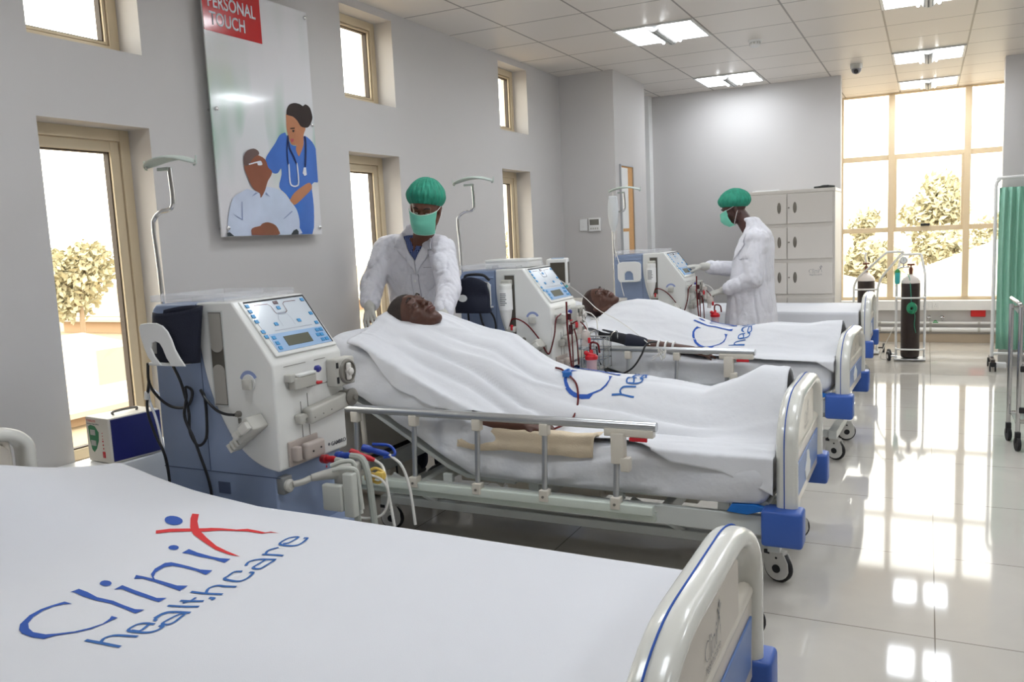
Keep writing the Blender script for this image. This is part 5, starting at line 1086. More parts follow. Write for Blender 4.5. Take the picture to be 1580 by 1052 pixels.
def face_mask(parent, M, s=1.0, strap_ear=True):
    def f(u, v, off=0):
        th = math.radians(66)*(2*u-1); zz = .004-.122*v+.010*abs(2*u-1)*(1 if v < .5 else -.3)
        Rr = .105+.026*math.sin(PI*min(1, .12+v*.80))-.026*max(0, v-.55)/.45
        x = .006+Rr*math.cos(th)**.85+off; y = .079*math.sin(th)*(1-.22*v)*1.06; x += .0018*math.sin(v*PI*6)
        return M @ (Vector((x, y, zz))*s)
    m = MB(); m.grid(lambda a, b: f(b, a), 22, 26); k = m.build('face_mask', MASK, parent, solid=.002)
    m = MB(); m.tube([tuple(f(i/12, .0, .003)) for i in range(13)], .0022*s, seg=6); m.tube([tuple(f(i/12, 1, .001)) for i in range(13)], .0016*s, seg=6); m.build('mask_binding', mat('mask_edge_pale', (196, 232, 216), .7), k)
    m = MB()
    for sg in (0, 1):
        y = (1 if sg else -1)
        m.tube([tuple(f(sg, .02)), tuple(M @ (Vector((.012, y*.083, .018))*s)), tuple(M @ (Vector((-.02, y*.086, .026))*s))], .0016*s, seg=6)
        m.tube([tuple(f(sg, .95)), tuple(M @ (Vector((.0, y*.080, -.045))*s)), tuple(M @ (Vector((-.02, y*.085, -.02))*s))], .0016*s, seg=6)
    m.build('mask_strap', WHITEP, k); return k
def eyes(parent, M, s=1.0, closed=True):
    m = MB()
    for y in (-.030, .030):
        if closed: m.tube([tuple(M @ (Vector((.0905, y-.013, .004))*s)), tuple(M @ (Vector((.0945, y, .0005))*s)), tuple(M @ (Vector((.0905, y+.013, .004))*s))], .0012*s, seg=6)
        else: m.ell(M @ (Vector((.086, y, .003))*s), (.0085*s, .011*s, .005*s), M.to_3x3().to_4x4(), sub=2)
    e = m.build('eyelid_line' if closed else 'eye', HAIR if closed else EYE, parent)
    m = MB()
    for y in (-.030, .030): sg = 1 if y > 0 else -1; m.tube([tuple(M @ (Vector((.099, y-sg*.014, .030))*s)), tuple(M @ (Vector((.098, y, .036))*s)), tuple(M @ (Vector((.088, y+sg*.016, .031))*s))], .0032*s, seg=6)
    m.build('eyebrow', HAIR, parent)

def nurse_one():
    t = thing('person', 'nurse in white coat, striped shirt, green cap and mask leaning over the middle patient', 'person', (-2.79, 4.36, 0))
    H = frame((-2.555, 4.10, 1.655), (.26, -.88, -.34), (.20, -.24, .93)); s = 1.05
    SL, SR = Vector((-2.965, 4.28, 1.435)), Vector((-2.555, 4.25, 1.425)); EL, ER = Vector((-3.01, 4.17, 1.215)), Vector((-2.44, 4.12, 1.20)); WL, WR = Vector((-2.905, 3.985, 1.10)), Vector((-2.385, 3.93, 1.055))
    b = MB(); head_blob(b, H, s); b.caps((-2.57, 4.15, 1.60), (-2.70, 4.26, 1.46), .054, .066)
    b.caps((-2.90, 4.29, 1.42), (-2.62, 4.27, 1.41), .06, .06); b.caps((-2.77, 4.30, 1.38), (-2.79, 4.38, 1.0), .11, .10); b.caps((-2.85, 4.38, .98), (-2.73, 4.38, .98), .09, .09)
    for S_, E_, W_ in ((SL, EL, WL), (SR, ER, WR)): b.caps(S_, E_, .048, .038); b.caps(E_, W_, .038, .027)
    for x in (-2.90, -2.70): b.caps((x, 4.39, .95), (x-.01, 4.40, .50), .08, .055); b.caps((x-.01, 4.40, .50), (x-.02, 4.43, .08), .055, .04)
    hand_blob(b, WL, (.42, -.60, -.62), (-.3, -.55, .75), 1.0, curl=.45, thumb=-1); hand_blob(b, WR, (-.35, -.75, -.35), (.35, -.3, .8), 1.0, curl=.5, thumb=1)
    b.build('body', SKIN1, t, world=True, remesh=.006, smit=3)
    e = bpy.data.objects.new('head_parts', None)
    bpy.data.objects.remove(e)
    T_ = Matrix.Translation(-t.location) @ H
    bouffant(t, T_, s*1.0, tilt=-.50); face_mask(t, T_, s); eyes(t, T_, s, closed=False)
    m = MB()
    for y in (-.030, .030): m.ell(T_ @ (Vector((.092, y, .0))*s), (.004*s, .0055*s, .005*s), sub=2)
    m.build('pupil', BLACKR, t)
    g = MB(); hand_blob(g, WL, (.42, -.60, -.62), (-.3, -.55, .75), 1.07, curl=.45, thumb=-1); g.caps(WL, WL+Vector((-.03, .055, .035)), .034, .037); g.build('glove', GLOVE, t, world=True, remesh=.0045, smit=2)
    g = MB(); hand_blob(g, WR, (-.35, -.75, -.35), (.35, -.3, .8), 1.07, curl=.5, thumb=1); g.caps(WR, WR+Vector((.0, .06, .04)), .034, .037); g.build('glove', GLOVE, t, world=True, remesh=.0045, smit=2)
    # coat
    c = MB(); loft(c, [(-2.80, 4.40, .62, .235, .15, 0), (-2.80, 4.39, .80, .215, .145, 0), (-2.80, 4.37, 1.02, .195, .135, 0), (-2.79, 4.345, 1.18, .195, .130, 0), (-2.775, 4.32, 1.30, .215, .130, 0), (-2.765, 4.30, 1.40, .215, .112, 0), (-2.755, 4.29, 1.455, .165, .090, 0), (-2.735, 4.27, 1.50, .115, .078, 0), (-2.71, 4.26, 1.54, .080, .070, 0), (-2.70, 4.255, 1.57, .072, .064, 0)])
    for S_, E_, W_ in ((SL, EL, WL), (SR, ER, WR)):
        c.caps((-2.74, 4.27, 1.485), S_+Vector((0, 0, .012)), .052, .062); c.ell(S_, (.076, .082, .068), sub=2); c.caps(S_, S_.lerp(E_, .55), .074, .072); c.caps(S_.lerp(E_, .55), E_, .072, .068); c.caps(E_, E_.lerp(W_, .75), .067, .053)
    co = c.build('white_coat', COAT, t, world=True, remesh=.009, smit=4); bake(co); wrinkle(co, .012, (9, 9, 3.5), 4); bv = BVHTree.FromPolygons([v.co for v in co.data.vertices], [p.vertices for p in co.data.polygons])
    # collar, shirt opening, buttons and pocket laid on the coat front
    Lo = t.location; F = Vector((0, 1, 0)); R = Vector((1, 0, 0)); U = Vector((0, 0, 1)); O = Vector((-2.70, 3.7, 1.39))-Lo
    V = [(-.085, .115), (-.060, .06), (0, -.035), (.052, .05), (.075, .11), (.03, .12), (-.04, .12)]
    decal(bv, O, R, U, F, V, .002, 'striped_shirt', STRIPES, t)
    decal(bv, O, R, U, F, [(-.030, .105), (-.008, .02), (.028, .10)], .005, 'throat', SKIN1, t)
    decal(bv, O, R, U, F, [(-.060, .115), (-.030, .11), (-.008, .045), (-.025, .015), (-.062, .075)], .009, 'shirt_collar', STRIPES, t); decal(bv, O, R, U, F, [(.052, .115), (.028, .105), (.004, .045), (.022, .02), (.056, .075)], .009, 'shirt_collar', STRIPES, t)
    for P in ([(-.083, .135), (-.125, .10), (-.148, .055), (-.112, .045), (-.118, .03), (-.060, -.025), (.0, -.105), (-.004, -.035), (-.058, .06)], [(.073, .135), (.115, .09), (.125, .035), (.090, .03), (.096, .01), (.045, -.045), (.005, -.11), (.0, -.035), (.050, .055)]):
        l = decal(bv, O, R, U, F, P, .009, 'lapel', COAT, t, thick=.006)
    decal(bv, O, R, U, F, [(.004, -.11), (.009, -.11), (.006, -.60), (.001, -.60)], .003, 'coat_seam', COATS, t); decal(bv, O, R, U, F, [(-.040, -.11), (-.038, -.11), (-.042, -.60), (-.044, -.60)], .002, 'coat_seam', COATS, t)
    for z in (-.15, -.27, -.39):
        h = bv.ray_cast(O+R*-.018+U*z, F, 2)[0]
        if h: m = MB(); m.lathe([(.009, 0), (.009, .003), (.006, .004)], h-F*.001, -F, 16); m.build('button', WHITEP, t)
    for P in ([(.045, -.07), (.135, -.07), (.135, -.073), (.045, -.073)],): decal(bv, O, R, U, F, P, .002, 'pocket_edge', COATS, t)
    tr = MB(); tr.caps((-2.87, 4.39, .90), (-2.73, 4.39, .90), .11, .11)
    for x in (-2.90, -2.70): tr.caps((x, 4.39, .92), (x-.01, 4.40, .50), .098, .078); tr.caps((x-.01, 4.40, .50), (x-.02, 4.42, .07), .078, .066)
    tr.build('trousers', TROUS, t, world=True, remesh=.012, smit=3)
    for x in (-2.92, -2.72):
        m = MB(); m.ell((x, 4.34, .045), (.045, .13, .045)); m.box(x-.042, x+.042, 4.22, 4.46, .0, .025, b=.01); m.build('shoe', SHOE, t, world=True, remesh=.008, smit=2)
nurse_one()

def nurse_two():
    t = thing('person', 'nurse in a white coat seen from the side, working at the farthest dialysis machine', 'person', (-1.28, 7.08, 0))
    H = frame((-1.425, 7.08, 1.615), (-.93, -.12, -.35), (-.36, -.05, .93)); s = 1.02
    SN, SF = Vector((-1.235, 6.93, 1.37)), Vector((-1.245, 7.24, 1.37)); EN, EF = Vector((-1.235, 6.86, 1.05)), Vector((-1.37, 7.26, 1.10)); WN, WF = Vector((-1.50, 6.92, .955)), Vector((-1.70, 7.06, 1.15))
    b = MB(); head_blob(b, H, s); b.caps((-1.385, 7.08, 1.57), (-1.285, 7.08, 1.41), .058, .068)
    b.caps((-1.25, 6.98, 1.36), (-1.25, 7.19, 1.36), .065, .065); b.caps((-1.27, 7.08, 1.32), (-1.30, 7.08, .95), .11, .10)
    for S_, E_, W_ in ((SN, EN, WN), (SF, EF, WF)): b.caps(S_, E_, .046, .038); b.caps(E_, W_, .036, .026)
    for y in (6.99, 7.17): b.caps((-1.28, y, .93), (-1.27, y, .50), .08, .055); b.caps((-1.27, y, .50), (-1.25, y, .08), .055, .04)
    hn = (WN, (-.9, -.05, -.25), (-.1, -.35, .9), 1.0); hf = (WF, (-.93, -.22, .05), (0, -.15, 1), 1.0)
    hand_blob(b, *hn, curl=.55, thumb=-1); hand_blob(b, *hf, curl=.35, thumb=1)
    b.build('body', SKIN3, t, world=True, remesh=.007, smit=3)
    T_ = Matrix.Translation(-t.location) @ H
    bouffant(t, T_, s, tilt=-.42, seed=3); face_mask(t, T_, s); eyes(t, T_, s, closed=False)
    for h, th, cu in ((hn, -1, .55), (hf, 1, .35)):
        g = MB(); hand_blob(g, h[0], h[1], h[2], 1.08, curl=cu, thumb=th); g.caps(h[0], h[0]-Vector(h[1]).normalized()*.05, .034, .036); g.build('glove', GLOVE, t, world=True, remesh=.005, smit=2)
    c = MB(); loft(c, [(-1.30, 7.08, .50, .205, .225, 0), (-1.305, 7.08, .75, .200, .215, 0), (-1.30, 7.08, .95, .180, .200, 0), (-1.285, 7.08, 1.15, .160, .190, 0), (-1.27, 7.08, 1.28, .148, .195, 0), (-1.255, 7.08, 1.37, .125, .18, 0), (-1.25, 7.08, 1.42, .10, .12, 0), (-1.265, 7.08, 1.465, .078, .08, 0), (-1.285, 7.08, 1.50, .070, .068, 0), (-1.30, 7.08, 1.535, .064, .064, 0)])
    for S_, E_, W_ in ((SN, EN, WN), (SF, EF, WF)): c.ell(S_, (.088, .085, .085), sub=2); c.caps(S_, E_, .078, .074); c.caps(E_, E_.lerp(W_, .80), .073, .054)
    co = c.build('white_coat', COAT, t, world=True, remesh=.010, smit=4); bake(co); wrinkle(co, .012, (7, 7, 2.4), 9); bv = BVHTree.FromPolygons([v.co for v in co.data.vertices], [p.vertices for p in co.data.polygons])
    Lo = t.location; F = Vector((0, 1, 0)); R = Vector((1, 0, 0)); U = Vector((0, 0, 1)); O = Vector((-1.37, 6.3, 1.30))-Lo
    decal(bv, O, R, U, F, [(-.045, -.10), (-.060, -.10), (.0, .06), (.045, .145), (.085, .165), (.075, .12), (.045, .045), (.055, .03), (.02, -.02)], .006, 'lapel', COAT, t, thick=.006)
    decal(bv, O, R, U, F, [(.0, -.09), (.09, -.085), (.09, -.089), (.0, -.094)], .003, 'pocket_edge', COATS, t)
    tr = MB()
    for y in (6.99, 7.17): tr.caps((-1.28, y, .90), (-1.27, y, .50), .10, .08); tr.caps((-1.27, y, .50), (-1.25, y, .07), .08, .066)
    tr.build('trousers', TROUS, t, world=True, remesh=.014, smit=3)
    for y in (6.99, 7.17):
        m = MB(); m.ell((-1.31, y, .045), (.13, .045, .045)); m.box(-1.43, -1.19, y-.042, y+.042, 0, .025, b=.01); m.build('shoe', SHOE, t, world=True, remesh=.009, smit=2)
nurse_two()

def hair_patch(parent, M, s, amount=1.0, m_=None, k=1.035):
    """close cropped hair: a shell over crown and back of the head"""
    def f(u, v):
        th = 2*PI*v; ph = PI*.62*u; ax = Vector((-.62, 0, .78)); xx = Vector((.78, 0, .62))
        d = xx*math.cos(th)*math.sin(ph)+Vector((0, 1, 0))*math.sin(th)*math.sin(ph)+ax*math.cos(ph)
        r = k*(1+.01*noise.noise(d*9)); 
        if u > .93: r *= .985
        return M @ (Vector((-.012+d.x*.098*r, d.y*.077*r, .040+d.z*.088*r))*s)
    m = MB(); m.grid(f, 20, 40, closed_v=True); return m.build('cropped_hair', m_ or HAIR, parent, normals=True)
def patient_two():
    t = thing('person', 'older patient lying under the logo sheet while the nurse holds his head', 'person', (-1.6, 3.70, .6))
    s = 1.25; H = frame((-2.375, 3.65, 1.072), (.44, -.30, .86), (-.90, -.02, .42))
    b = MB(); head_blob(b, H, s); b.caps((-2.31, 3.67, 1.01), (-2.22, 3.69, .945), .062, .07)
    c = lambda x, y, z: T2(x, y, z)
    b.caps(c(-1.72, -.15, .885), c(-1.72, .15, .885), .06, .06); b.caps(c(-1.68, -.02, .90), c(-1.25, 0, .72), .12, .11); b.caps(c(-1.1, -.08, .67), c(-1.1, .08, .67), .09, .09)
    for y in (-.09, .10): b.caps(c(-1.08, y, .66), c(-.62, y, .655), .075, .05); b.caps(c(-.62, y, .655), c(-.24, y, .635), .05, .035); b.caps(c(-.24, y, .635), c(-.21, y*.8, .725), .035, .024)
    b.caps(c(-1.70, .17, .87), c(-1.5, .22, .75), .045, .04); b.caps(c(-1.5, .24, .76), c(-1.2, .20, .68), .04, .03)
    w = Vector(c(-1.18, -.405, .632)); b.caps(c(-1.70, -.19, .855), c(-1.52, -.33, .71), .045, .040); b.caps(c(-1.52, -.33, .71), c(-1.40, -.405, .645), .042, .038); b.caps(c(-1.40, -.405, .642), w, .038, .027)
    hand_blob(b, w, (1, .10, -.06), (.02, -.25, 1), 1.0, curl=.6, thumb=-1)
    b.build('body', SKIN2, t, world=True, remesh=.006, smit=2)
    T_ = Matrix.Translation(-t.location) @ H; hair_patch(t, T_, s); eyes(t, T_, s)
    m = MB(); m.ell(T_ @ (Vector((.093, 0, -.0565))*s), (.009*s, .021*s, .0052*s), T_.to_3x3().to_4x4()); m.ell(T_ @ (Vector((.091, 0, -.0675))*s), (.009*s, .019*s, .0056*s), T_.to_3x3().to_4x4()); m.build('lips', LIPS, t)
patient_two()
def patient_three():
    t = thing('person', 'patient with closed eyes and bare head lying under the farther logo sheet', 'person', (-1.6, 5.75, .66))
    s = 1.10; H = frame((-2.125, 5.74, .965), (.30, -.42, .86), (-.93, -.10, .34))
    b = MB(); head_blob(b, H, s); b.caps((-2.07, 5.745, .91), (-1.99, 5.76, .875), .06, .07); c = T3
    b.caps(c(-1.52, -.13, .80), c(-1.52, .13, .80), .055, .055); b.caps(c(-1.5, -.02, .82), c(-1.15, 0, .74), .105, .10); b.caps(c(-1.0, -.08, .72), c(-1.0, .08, .72), .08, .08)
    for y in (-.09, .10): b.caps(c(-1.0, y, .72), c(-.6, y, .70), .06, .045); b.caps(c(-.6, y, .70), c(-.22, y, .69), .045, .03)
    w = Vector(c(-.965, -.40, .69)); e = Vector(c(-1.31, -.405, .72)); b.caps(c(-1.52, -.15, .80), c(-1.54, -.32, .765), .04, .035); b.caps(c(-1.54, -.36, .755), e, .048, .042); b.caps(e, w, .042, .028)
    hand_blob(b, w, (1, -.10, -.12), (.05, -.5, .85), 1.0, curl=.35, thumb=1)
    b.build('body', SKIN2, t, world=True, remesh=.006, smit=2)
    T_ = Matrix.Translation(-t.location) @ H; hair_patch(t, T_, s, m_=mat('shaved_scalp', (58, 38, 34), .7, var=.2, scale=90), k=1.012); eyes(t, T_, s)
    m = MB(); m.ell(T_ @ (Vector((.093, 0, -.0565))*s), (.009*s, .021*s, .0052*s), T_.to_3x3().to_4x4()); m.ell(T_ @ (Vector((.091, 0, -.0675))*s), (.009*s, .019*s, .0056*s), T_.to_3x3().to_4x4()); m.build('lips', LIPS, t)
    m = MB(); m.caps(c(-1.58, -.425, .790), c(-1.40, -.42, .742), .034, .046); m.build('dark_sleeve', mat('black_sleeve', (26, 26, 32), .85, var=.1), t, world=True, remesh=.009, smit=2)
    m = MB(); m.caps(c(-1.40, -.415, .742), c(-1.30, -.415, .722), .053, .050); m.build('arm_cuff', NAVY, t, world=True, remesh=.008)
    m = MB(); p = Vector(c(-.875, -.415, .688)); m.ell(p, (.035, .035, .03)); o = m.build('gauze_pad', mat('gauze', (206, 204, 198), .95, var=.1, bump=.5, bscale=120), t, world=True)
    m = MB(); 
    for k in range(3): q = Vector(c(-1.19+.05*k, -.41, .71)); m.lathe([(.043-.003*k, -.006), (.044-.003*k, 0), (.043-.003*k, .006)], q, (1, 0, -.1), 20)
    m.build('white_tape', WHITEP, t, world=True)
patient_three()
# ================================================================== CABINET, OXYGEN, SCREENS, SMALL THINGS
def steel_cabinet():
    X0, X1, Y0, Y1, Z1 = -1.70, -.805, 8.74, 9.33, 1.80
    t = thing('steel_cabinet', 'tall off-white steel cabinet with stacked double doors and oval handles', 'cabinet', ((X0+X1)/2, (Y0+Y1)/2, 0))
    m = MB(); m.box(X0, X1, Y0+.02, Y1, .04, Z1); m.build('body', OFFW, t, world=True, bevel=.004)
    m = MB(); m.box(X0-.004, X1+.004, Y0+.008, Y1, Z1-.03, Z1+.004); m.build('top_edge', OFFW, t, world=True, bevel=.003)
    rows = [(1.475, 1.765), (1.125, 1.435), (.775, 1.085), (.425, .735), (.08, .385)]; xm = (X0+X1)/2
    dk = mat('steel_handle_recess', (122, 116, 106), .4, .4)
    for r, (z0, z1) in enumerate(rows):
        for s in (-1, 1):
            a, b = (X0+.02, xm-.003) if s < 0 else (xm+.003, X1-.02)
            m = MB(); m.box(a, b, Y0, Y0+.02, z0, z1); d = m.build('door', OFFW, t, world=True, bevel=.003)
            m = MB(); cx = xm+s*.075; cz = (z0+z1)/2+.01; m.ell((cx, Y0, cz), (.018, .008, .055)); m.build('handle', dk, d, world=True)
            if s > 0: m = MB(); m.cyl((xm+.018, Y0-.005, cz), (xm+.018, Y0, cz), .008, seg=12); m.build('lock', dk, d, world=True)
            if r == 2 and s > 0:
                k = .17; make_logo(d, lambda a_, b_: (-.985+a_*k-t.location.x, Y0-.0012-t.location.y, .99+b_*k), names=('door_logo_name', 'door_logo_figure', 'door_logo_tagline'), mats=(GREYTXT, GREYTXT, GREYTXT))
    t = thing('folded_belt', 'dark folded strap lying on top of the steel cabinet near its right end', 'strap', (-.93, 8.95, Z1+.004))
    m = MB(); m.tube([(-.09, 0, .012), (-.04, .02, .016), (.0, -.01, .022), (.06, .01, .018), (.10, 0, .012)], .013, seg=8, flat=1); m.build('strap_loop', mat('dark_strap', (40, 44, 40), .7), t)
    m = MB(); m.tube([(-.06, .03, .012), (.02, .05, .018), (.08, .02, .02)], .010, seg=8); m.box(.0, .05, -.02, .02, .0, .034, b=.004); m.build('strap_buckle', BLACKR, t)
    t = thing('paper_pad', 'flat white papers on top of the steel cabinet behind the nurse', 'papers', (-1.48, 8.98, Z1+.004)); m = MB(); m.box(-.13, .13, -.1, .1, 0, .012); m.build('sheet_stack', WHITEP, t, smooth=False); m = MB(); m.box(-.11, .12, -.09, .08, .012, .016, M=Matrix.Rotation(.1, 4, 'Z')); m.build('top_sheet', WHITEP, t, smooth=False)
steel_cabinet()

def oxygen():
    dark = mat('dark_brown_cylinder', (46, 34, 32), .35, .1, var=.06, coat=.2)
    def cyl(x, y, label, r=.09, h=.80):
        t = thing('oxygen_cylinder', label, 'gas cylinder', (x, y, 0)); m = MB()
        m.lathe([(r-.02, .03), (r-.004, .04), (r, .07), (r, h), (r-.001, h+.01)], seg=32); b = m.build('tank', dark, t)
        m = MB(); m.lathe([(r, h+.008), (r-.002, h+.03), (r-.02, h+.058), (.045, h+.078), (.022, h+.09), (.022, h+.10)], seg=32); m.build('shoulder', mat('white_shoulder', (224, 216, 210), .4), t)
        m = MB(); m.lathe([(.016, h+.10), (.020, h+.15), (.014, h+.17)], seg=16); m.cyl((0, 0, h+.17), (0, 0, h+.19), .007, seg=8); m.lathe([(.036, 0), (.038, .008), (.032, .018)], (0, 0, h+.19), (0, 0, 1), 20); m.build('valve', mat('brass_valve', (120, 72, 52), .4, .5), t)
        return t
    a = cyl(-.147, 9.60, 'dark oxygen cylinder with a green mask on it, in front of the bay window')
    c2 = cyl(-.60, 10.05, 'dark oxygen cylinder half hidden behind the farthest bed')
    m = MB(); m.tube([(0, 0, 1.0), (-.01, -.02, 1.08), (.0, -.02, 1.12)], .010, seg=8); m.build('white_regulator', WHITEP, c2)
    # regulator, flask and mask
    m = MB(); m.tube([(-.015, 0, .975), (-.08, -.01, .975), (-.115, -.02, .965)], .010, seg=10); m.cyl((-.07, -.02, .975), (-.07, -.02, 1.03), .007, seg=8); g = m.build('regulator', CHROME, a)
    m = MB(); m.lathe([(.037, 0), (.040, .008), (.037, .018)], (-.07, -.01, 1.045), (0, -1, 0), 24); m.build('gauge_case', CHROME, g); m = MB(); m.lathe([(.030, 0), (.030, .001)], (-.07, -.0285, 1.045), (0, -1, 0), 24); m.build('gauge_face', WHITEP, g)
    m = MB(); m.box(-.0715, -.0685, -.031, -.0295, 1.035, 1.065); m.build('gauge_needle', BLACKR, g, smooth=False)
    m = MB(); m.lathe([(.010, 0), (.026, -.02), (.028, -.035)], (-.125, -.03, .955), (0, 0, 1), 20); m.build('flask_cap', mat('green_flask_cap', (48, 140, 70), .4), a)
    m = MB(); m.lathe([(.026, 0), (.027, -.01), (.026, -.10), (.018, -.118)], (-.125, -.03, .92), (0, 0, 1), 20); m.build('humidifier_flask', mat('cyan_flask', (70, 190, 190), .15, coat=.4), a)
    gm = MATS.get('green_clear') or clear_mat('green_clear', (50, 150, 110), .8)
    m = MB(); m.tube([(.0, -.095, .78), (.005, -.10, .70), (.01, -.105, .60), (.0, -.10, .58)], .004, seg=6); m.tube([(.02, -.10, .55), (.045, -.10, .48), (.04, -.10, .38), (.055, -.10, .30)], .003, seg=6); m.tube([(-.03, -.02, .90), (-.01, -.07, .86), (.0, -.095, .78)], .004, seg=6); m.build('green_tubing', mat('green_tube', (60, 160, 130), .3), a)
    m = MB(); m.grid(lambda u, v: (.015+.052*math.cos(2*PI*v)*math.sin(PI*.5*(.15+.85*u)), -.095-.045*math.cos(PI*.5*u), .555+.062*math.sin(2*PI*v)*math.sin(PI*.5*(.15+.85*u))), 8, 22, closed_v=True); m.build('oxygen_mask', gm, a, solid=.003)
    # trolley around the cylinder
    t = thing('cylinder_trolley', 'white tube trolley holding the oxygen cylinder with green mask', 'trolley', (-.147, 9.6, 0)); w = MB()
    for s in (-1, 1): w.tube([(s*.135, .03, .03), (s*.135, .03, .75), (s*.13, .05, .90), (s*.10, .10, 1.06), (s*.09, .12, 1.10)], .012, seg=8)
    w.tube([(-.09, .12, 1.10), (.09, .12, 1.10)], .012, seg=8, smooth=False); w.build('tube_frame', WHITEP, t)
    for z in (.125, .66):
        m = MB(); P = [(.135, .03, z), (.118, -.085, z), (.0, -.106, z), (-.118, -.085, z), (-.135, .03, z)]; m.tube(P, .009, seg=8); m.build('retaining_hoop', WHITEP, t)
    m = MB(); m.box(-.15, .15, -.11, .12, .012, .026); m.build('foot_plate', ALU, t, bevel=.003)
    for s in (-1, 1):
        m = MB(); m.lathe([(.028, -.012), (.05, -.01), (.052, 0), (.05, .010), (.028, .012)], (-.20, .09*s, .052), (1, .35, .1), 24); wh = m.build('trolley_wheel', BLACKR, t); m = MB(); m.lathe([(.024, -.014), (.024, .014)], (-.20, .09*s, .052), (1, .35, .1), 18); m.build('wheel_hub', WHITEP, wh); m = MB(); m.cyl((-.12, .08*s, .05), (-.20, .09*s, .052), .008, seg=8); m.build('axle', ALU, t)
    t = thing('cylinder_trolley', 'white tube trolley with a bent handle around the half hidden cylinder', 'trolley', (-.60, 10.05, 0)); w = MB()
    for s in (-1, 1): w.tube([(s*.12, -.10, .04), (s*.12, -.12, .62), (s*.12+.03, -.16, .82), (s*.10+.16, -.26, .98), (s*.08+.30, -.34, 1.13)], .012, seg=8)
    w.tube([(.22, -.34, 1.13), (.38, -.34, 1.13)], .012, seg=8, smooth=False); w.build('tube_frame', WHITEP, t)
    m = MB(); m.tube([(-.13, -.12, .72), (0, -.13, .72), (.13, -.12, .72)], .010, seg=8); m.build('retaining_hoop', WHITEP, t)
    m = MB(); m.box(-.14, .14, -.14, .12, .012, .026); m.build('foot_plate', ALU, t, bevel=.003)
    for s in (-1, 1): m = MB(); m.lathe([(.024, -.012), (.05, -.01), (.052, 0), (.05, .010), (.024, .012)], (s*.18, .08, .052), (1, 0, 0), 22); m.cyl((s*.10, .08, .052), (s*.18, .08, .052), .008, seg=8); m.build('trolley_wheel', BLACKR, t)
    o = MB(); o.tube([(-.27, 9.55, .40), (-.33, 9.6, .28), (-.40, 9.6, .12), (-.42, 9.6, .012), (-.30, 9.58, .012)], .004, seg=6); o = o.build('drain_hose', TUBE); tag(o, 'thin clear hose drooping beside the oxygen trolley to the floor', 'hose')
oxygen()

def ward_screen():
    t = thing('ward_screen', 'white tube framed ward screen with a pleated green curtain', 'screen', (.6, 9.17, 0)); x0 = .572; x1 = 1.53; zt = 1.81
    m = MB(); m.tube([(x0, 9.17, .12), (x0, 9.17, 1.5), (x0, 9.17, zt-.08), (x0+.025, 9.17, zt-.02), (x0+.09, 9.17, zt), (x1-.09, 9.17, zt), (x1-.02, 9.17, zt-.03), (x1, 9.17, zt-.1), (x1, 9.17, .12)], .016, seg=10, sub=8); m.tube([(x0, 9.17, .15), (x1, 9.17, .15)], .014, seg=10, smooth=False); fr = m.build('tube_frame', WHITEP, t, world=True)
    m = MB(); m.grid(lambda u, v: (x0+.03+(x1-x0-.06)*u, 9.17+.020*math.sin(u*95+1.3*math.sin(v*3))+.010*math.sin(u*41+v*2), .19+(zt-.09-.19)*v), 230, 8); cu = m.build('green_curtain', mat('green_curtain_cloth', (148, 200, 178), .85, var=.05, bump=.1, bscale=150), t, world=True, solid=.002)
    for x, y, rz in ((x0, 9.17, 0), (x1, 9.17, 0)):
        m = MB(); m.box(x-.018, x+.018, 8.98, 9.33, .085, .115); m.box(x-.012, x+.012, 9.16, 9.18, .10, .20); m.build('foot_bar', mat('dark_foot_bar', (70, 60, 54), .5), fr, world=True, bevel=.004)
        for yy in (9.0, 9.31):
            m = MB()
            for s in (-1, 1): m.lathe([(.018, -.008), (.032, -.006), (.032, .006), (.018, .008)], (x+s*.022, yy, .032), (1, 0, 0), 18)
            m.box(x-.028, x+.028, yy-.02, yy+.02, .045, .09, b=.006); m.build('castor', BLACKR, t, world=True)
    m = MB(); m.box(x0+.01, x0+.12, 9.08, 9.14, .02, .075, b=.012); m.build('castor_housing', WHITEP, t, world=True)
    # chrome frame trolley cut by the right edge
    t = thing('chrome_trolley', 'chrome framed trolley cut off by the right edge of the picture', 'trolley', (.7, 6.1, 0)); m = MB()
    for x, y in ((.495, 6.25), (.525, 5.98), (1.05, 6.25), (1.05, 5.98)): m.tube([(x, y, .11), (x, y, .90)], .014, seg=12, smooth=False)
    m.tube([(.525, 5.98, .90), (.515, 6.0, .925), (.495, 6.25, .935)], .014, seg=10); m.tube([(1.05, 5.98, .90), (1.05, 6.25, .93)], .014, seg=10, smooth=False)
    for z in (.19, .56, .88): m.tube([(.525, 5.98, z), (1.05, 5.98, z)], .008, seg=8, smooth=False); m.tube([(.495, 6.25, z), (1.05, 6.25, z)], .008, seg=8, smooth=False)
    m.build('frame', CHROME, t, world=True)
    for z in (.18, .87): m = MB(); m.box(.51, 1.05, 5.98, 6.25, z-.008, z); m.build('shelf', mat('steel_shelf', (190, 190, 188), .3, .8), t, world=True, smooth=False)
    for x, y in ((.495, 6.25), (.525, 5.98), (1.05, 6.25), (1.05, 5.98)):
        m = MB(); m.lathe([(.02, -.012), (.045, -.01), (.045, .01), (.02, .012)], (x, y-.015, .045), (1, .2, 0), 20); m.box(x-.016, x+.016, y-.03, y+.015, .05, .12, b=.005); m.build('castor', BLACKR, t, world=True)
    for z in (.24, .50): m = MB(); m.box(.53, .56, 5.96, 5.99, z, z+.035, b=.004); m.build('corner_clip', BLACKR, t, world=True)
ward_screen()

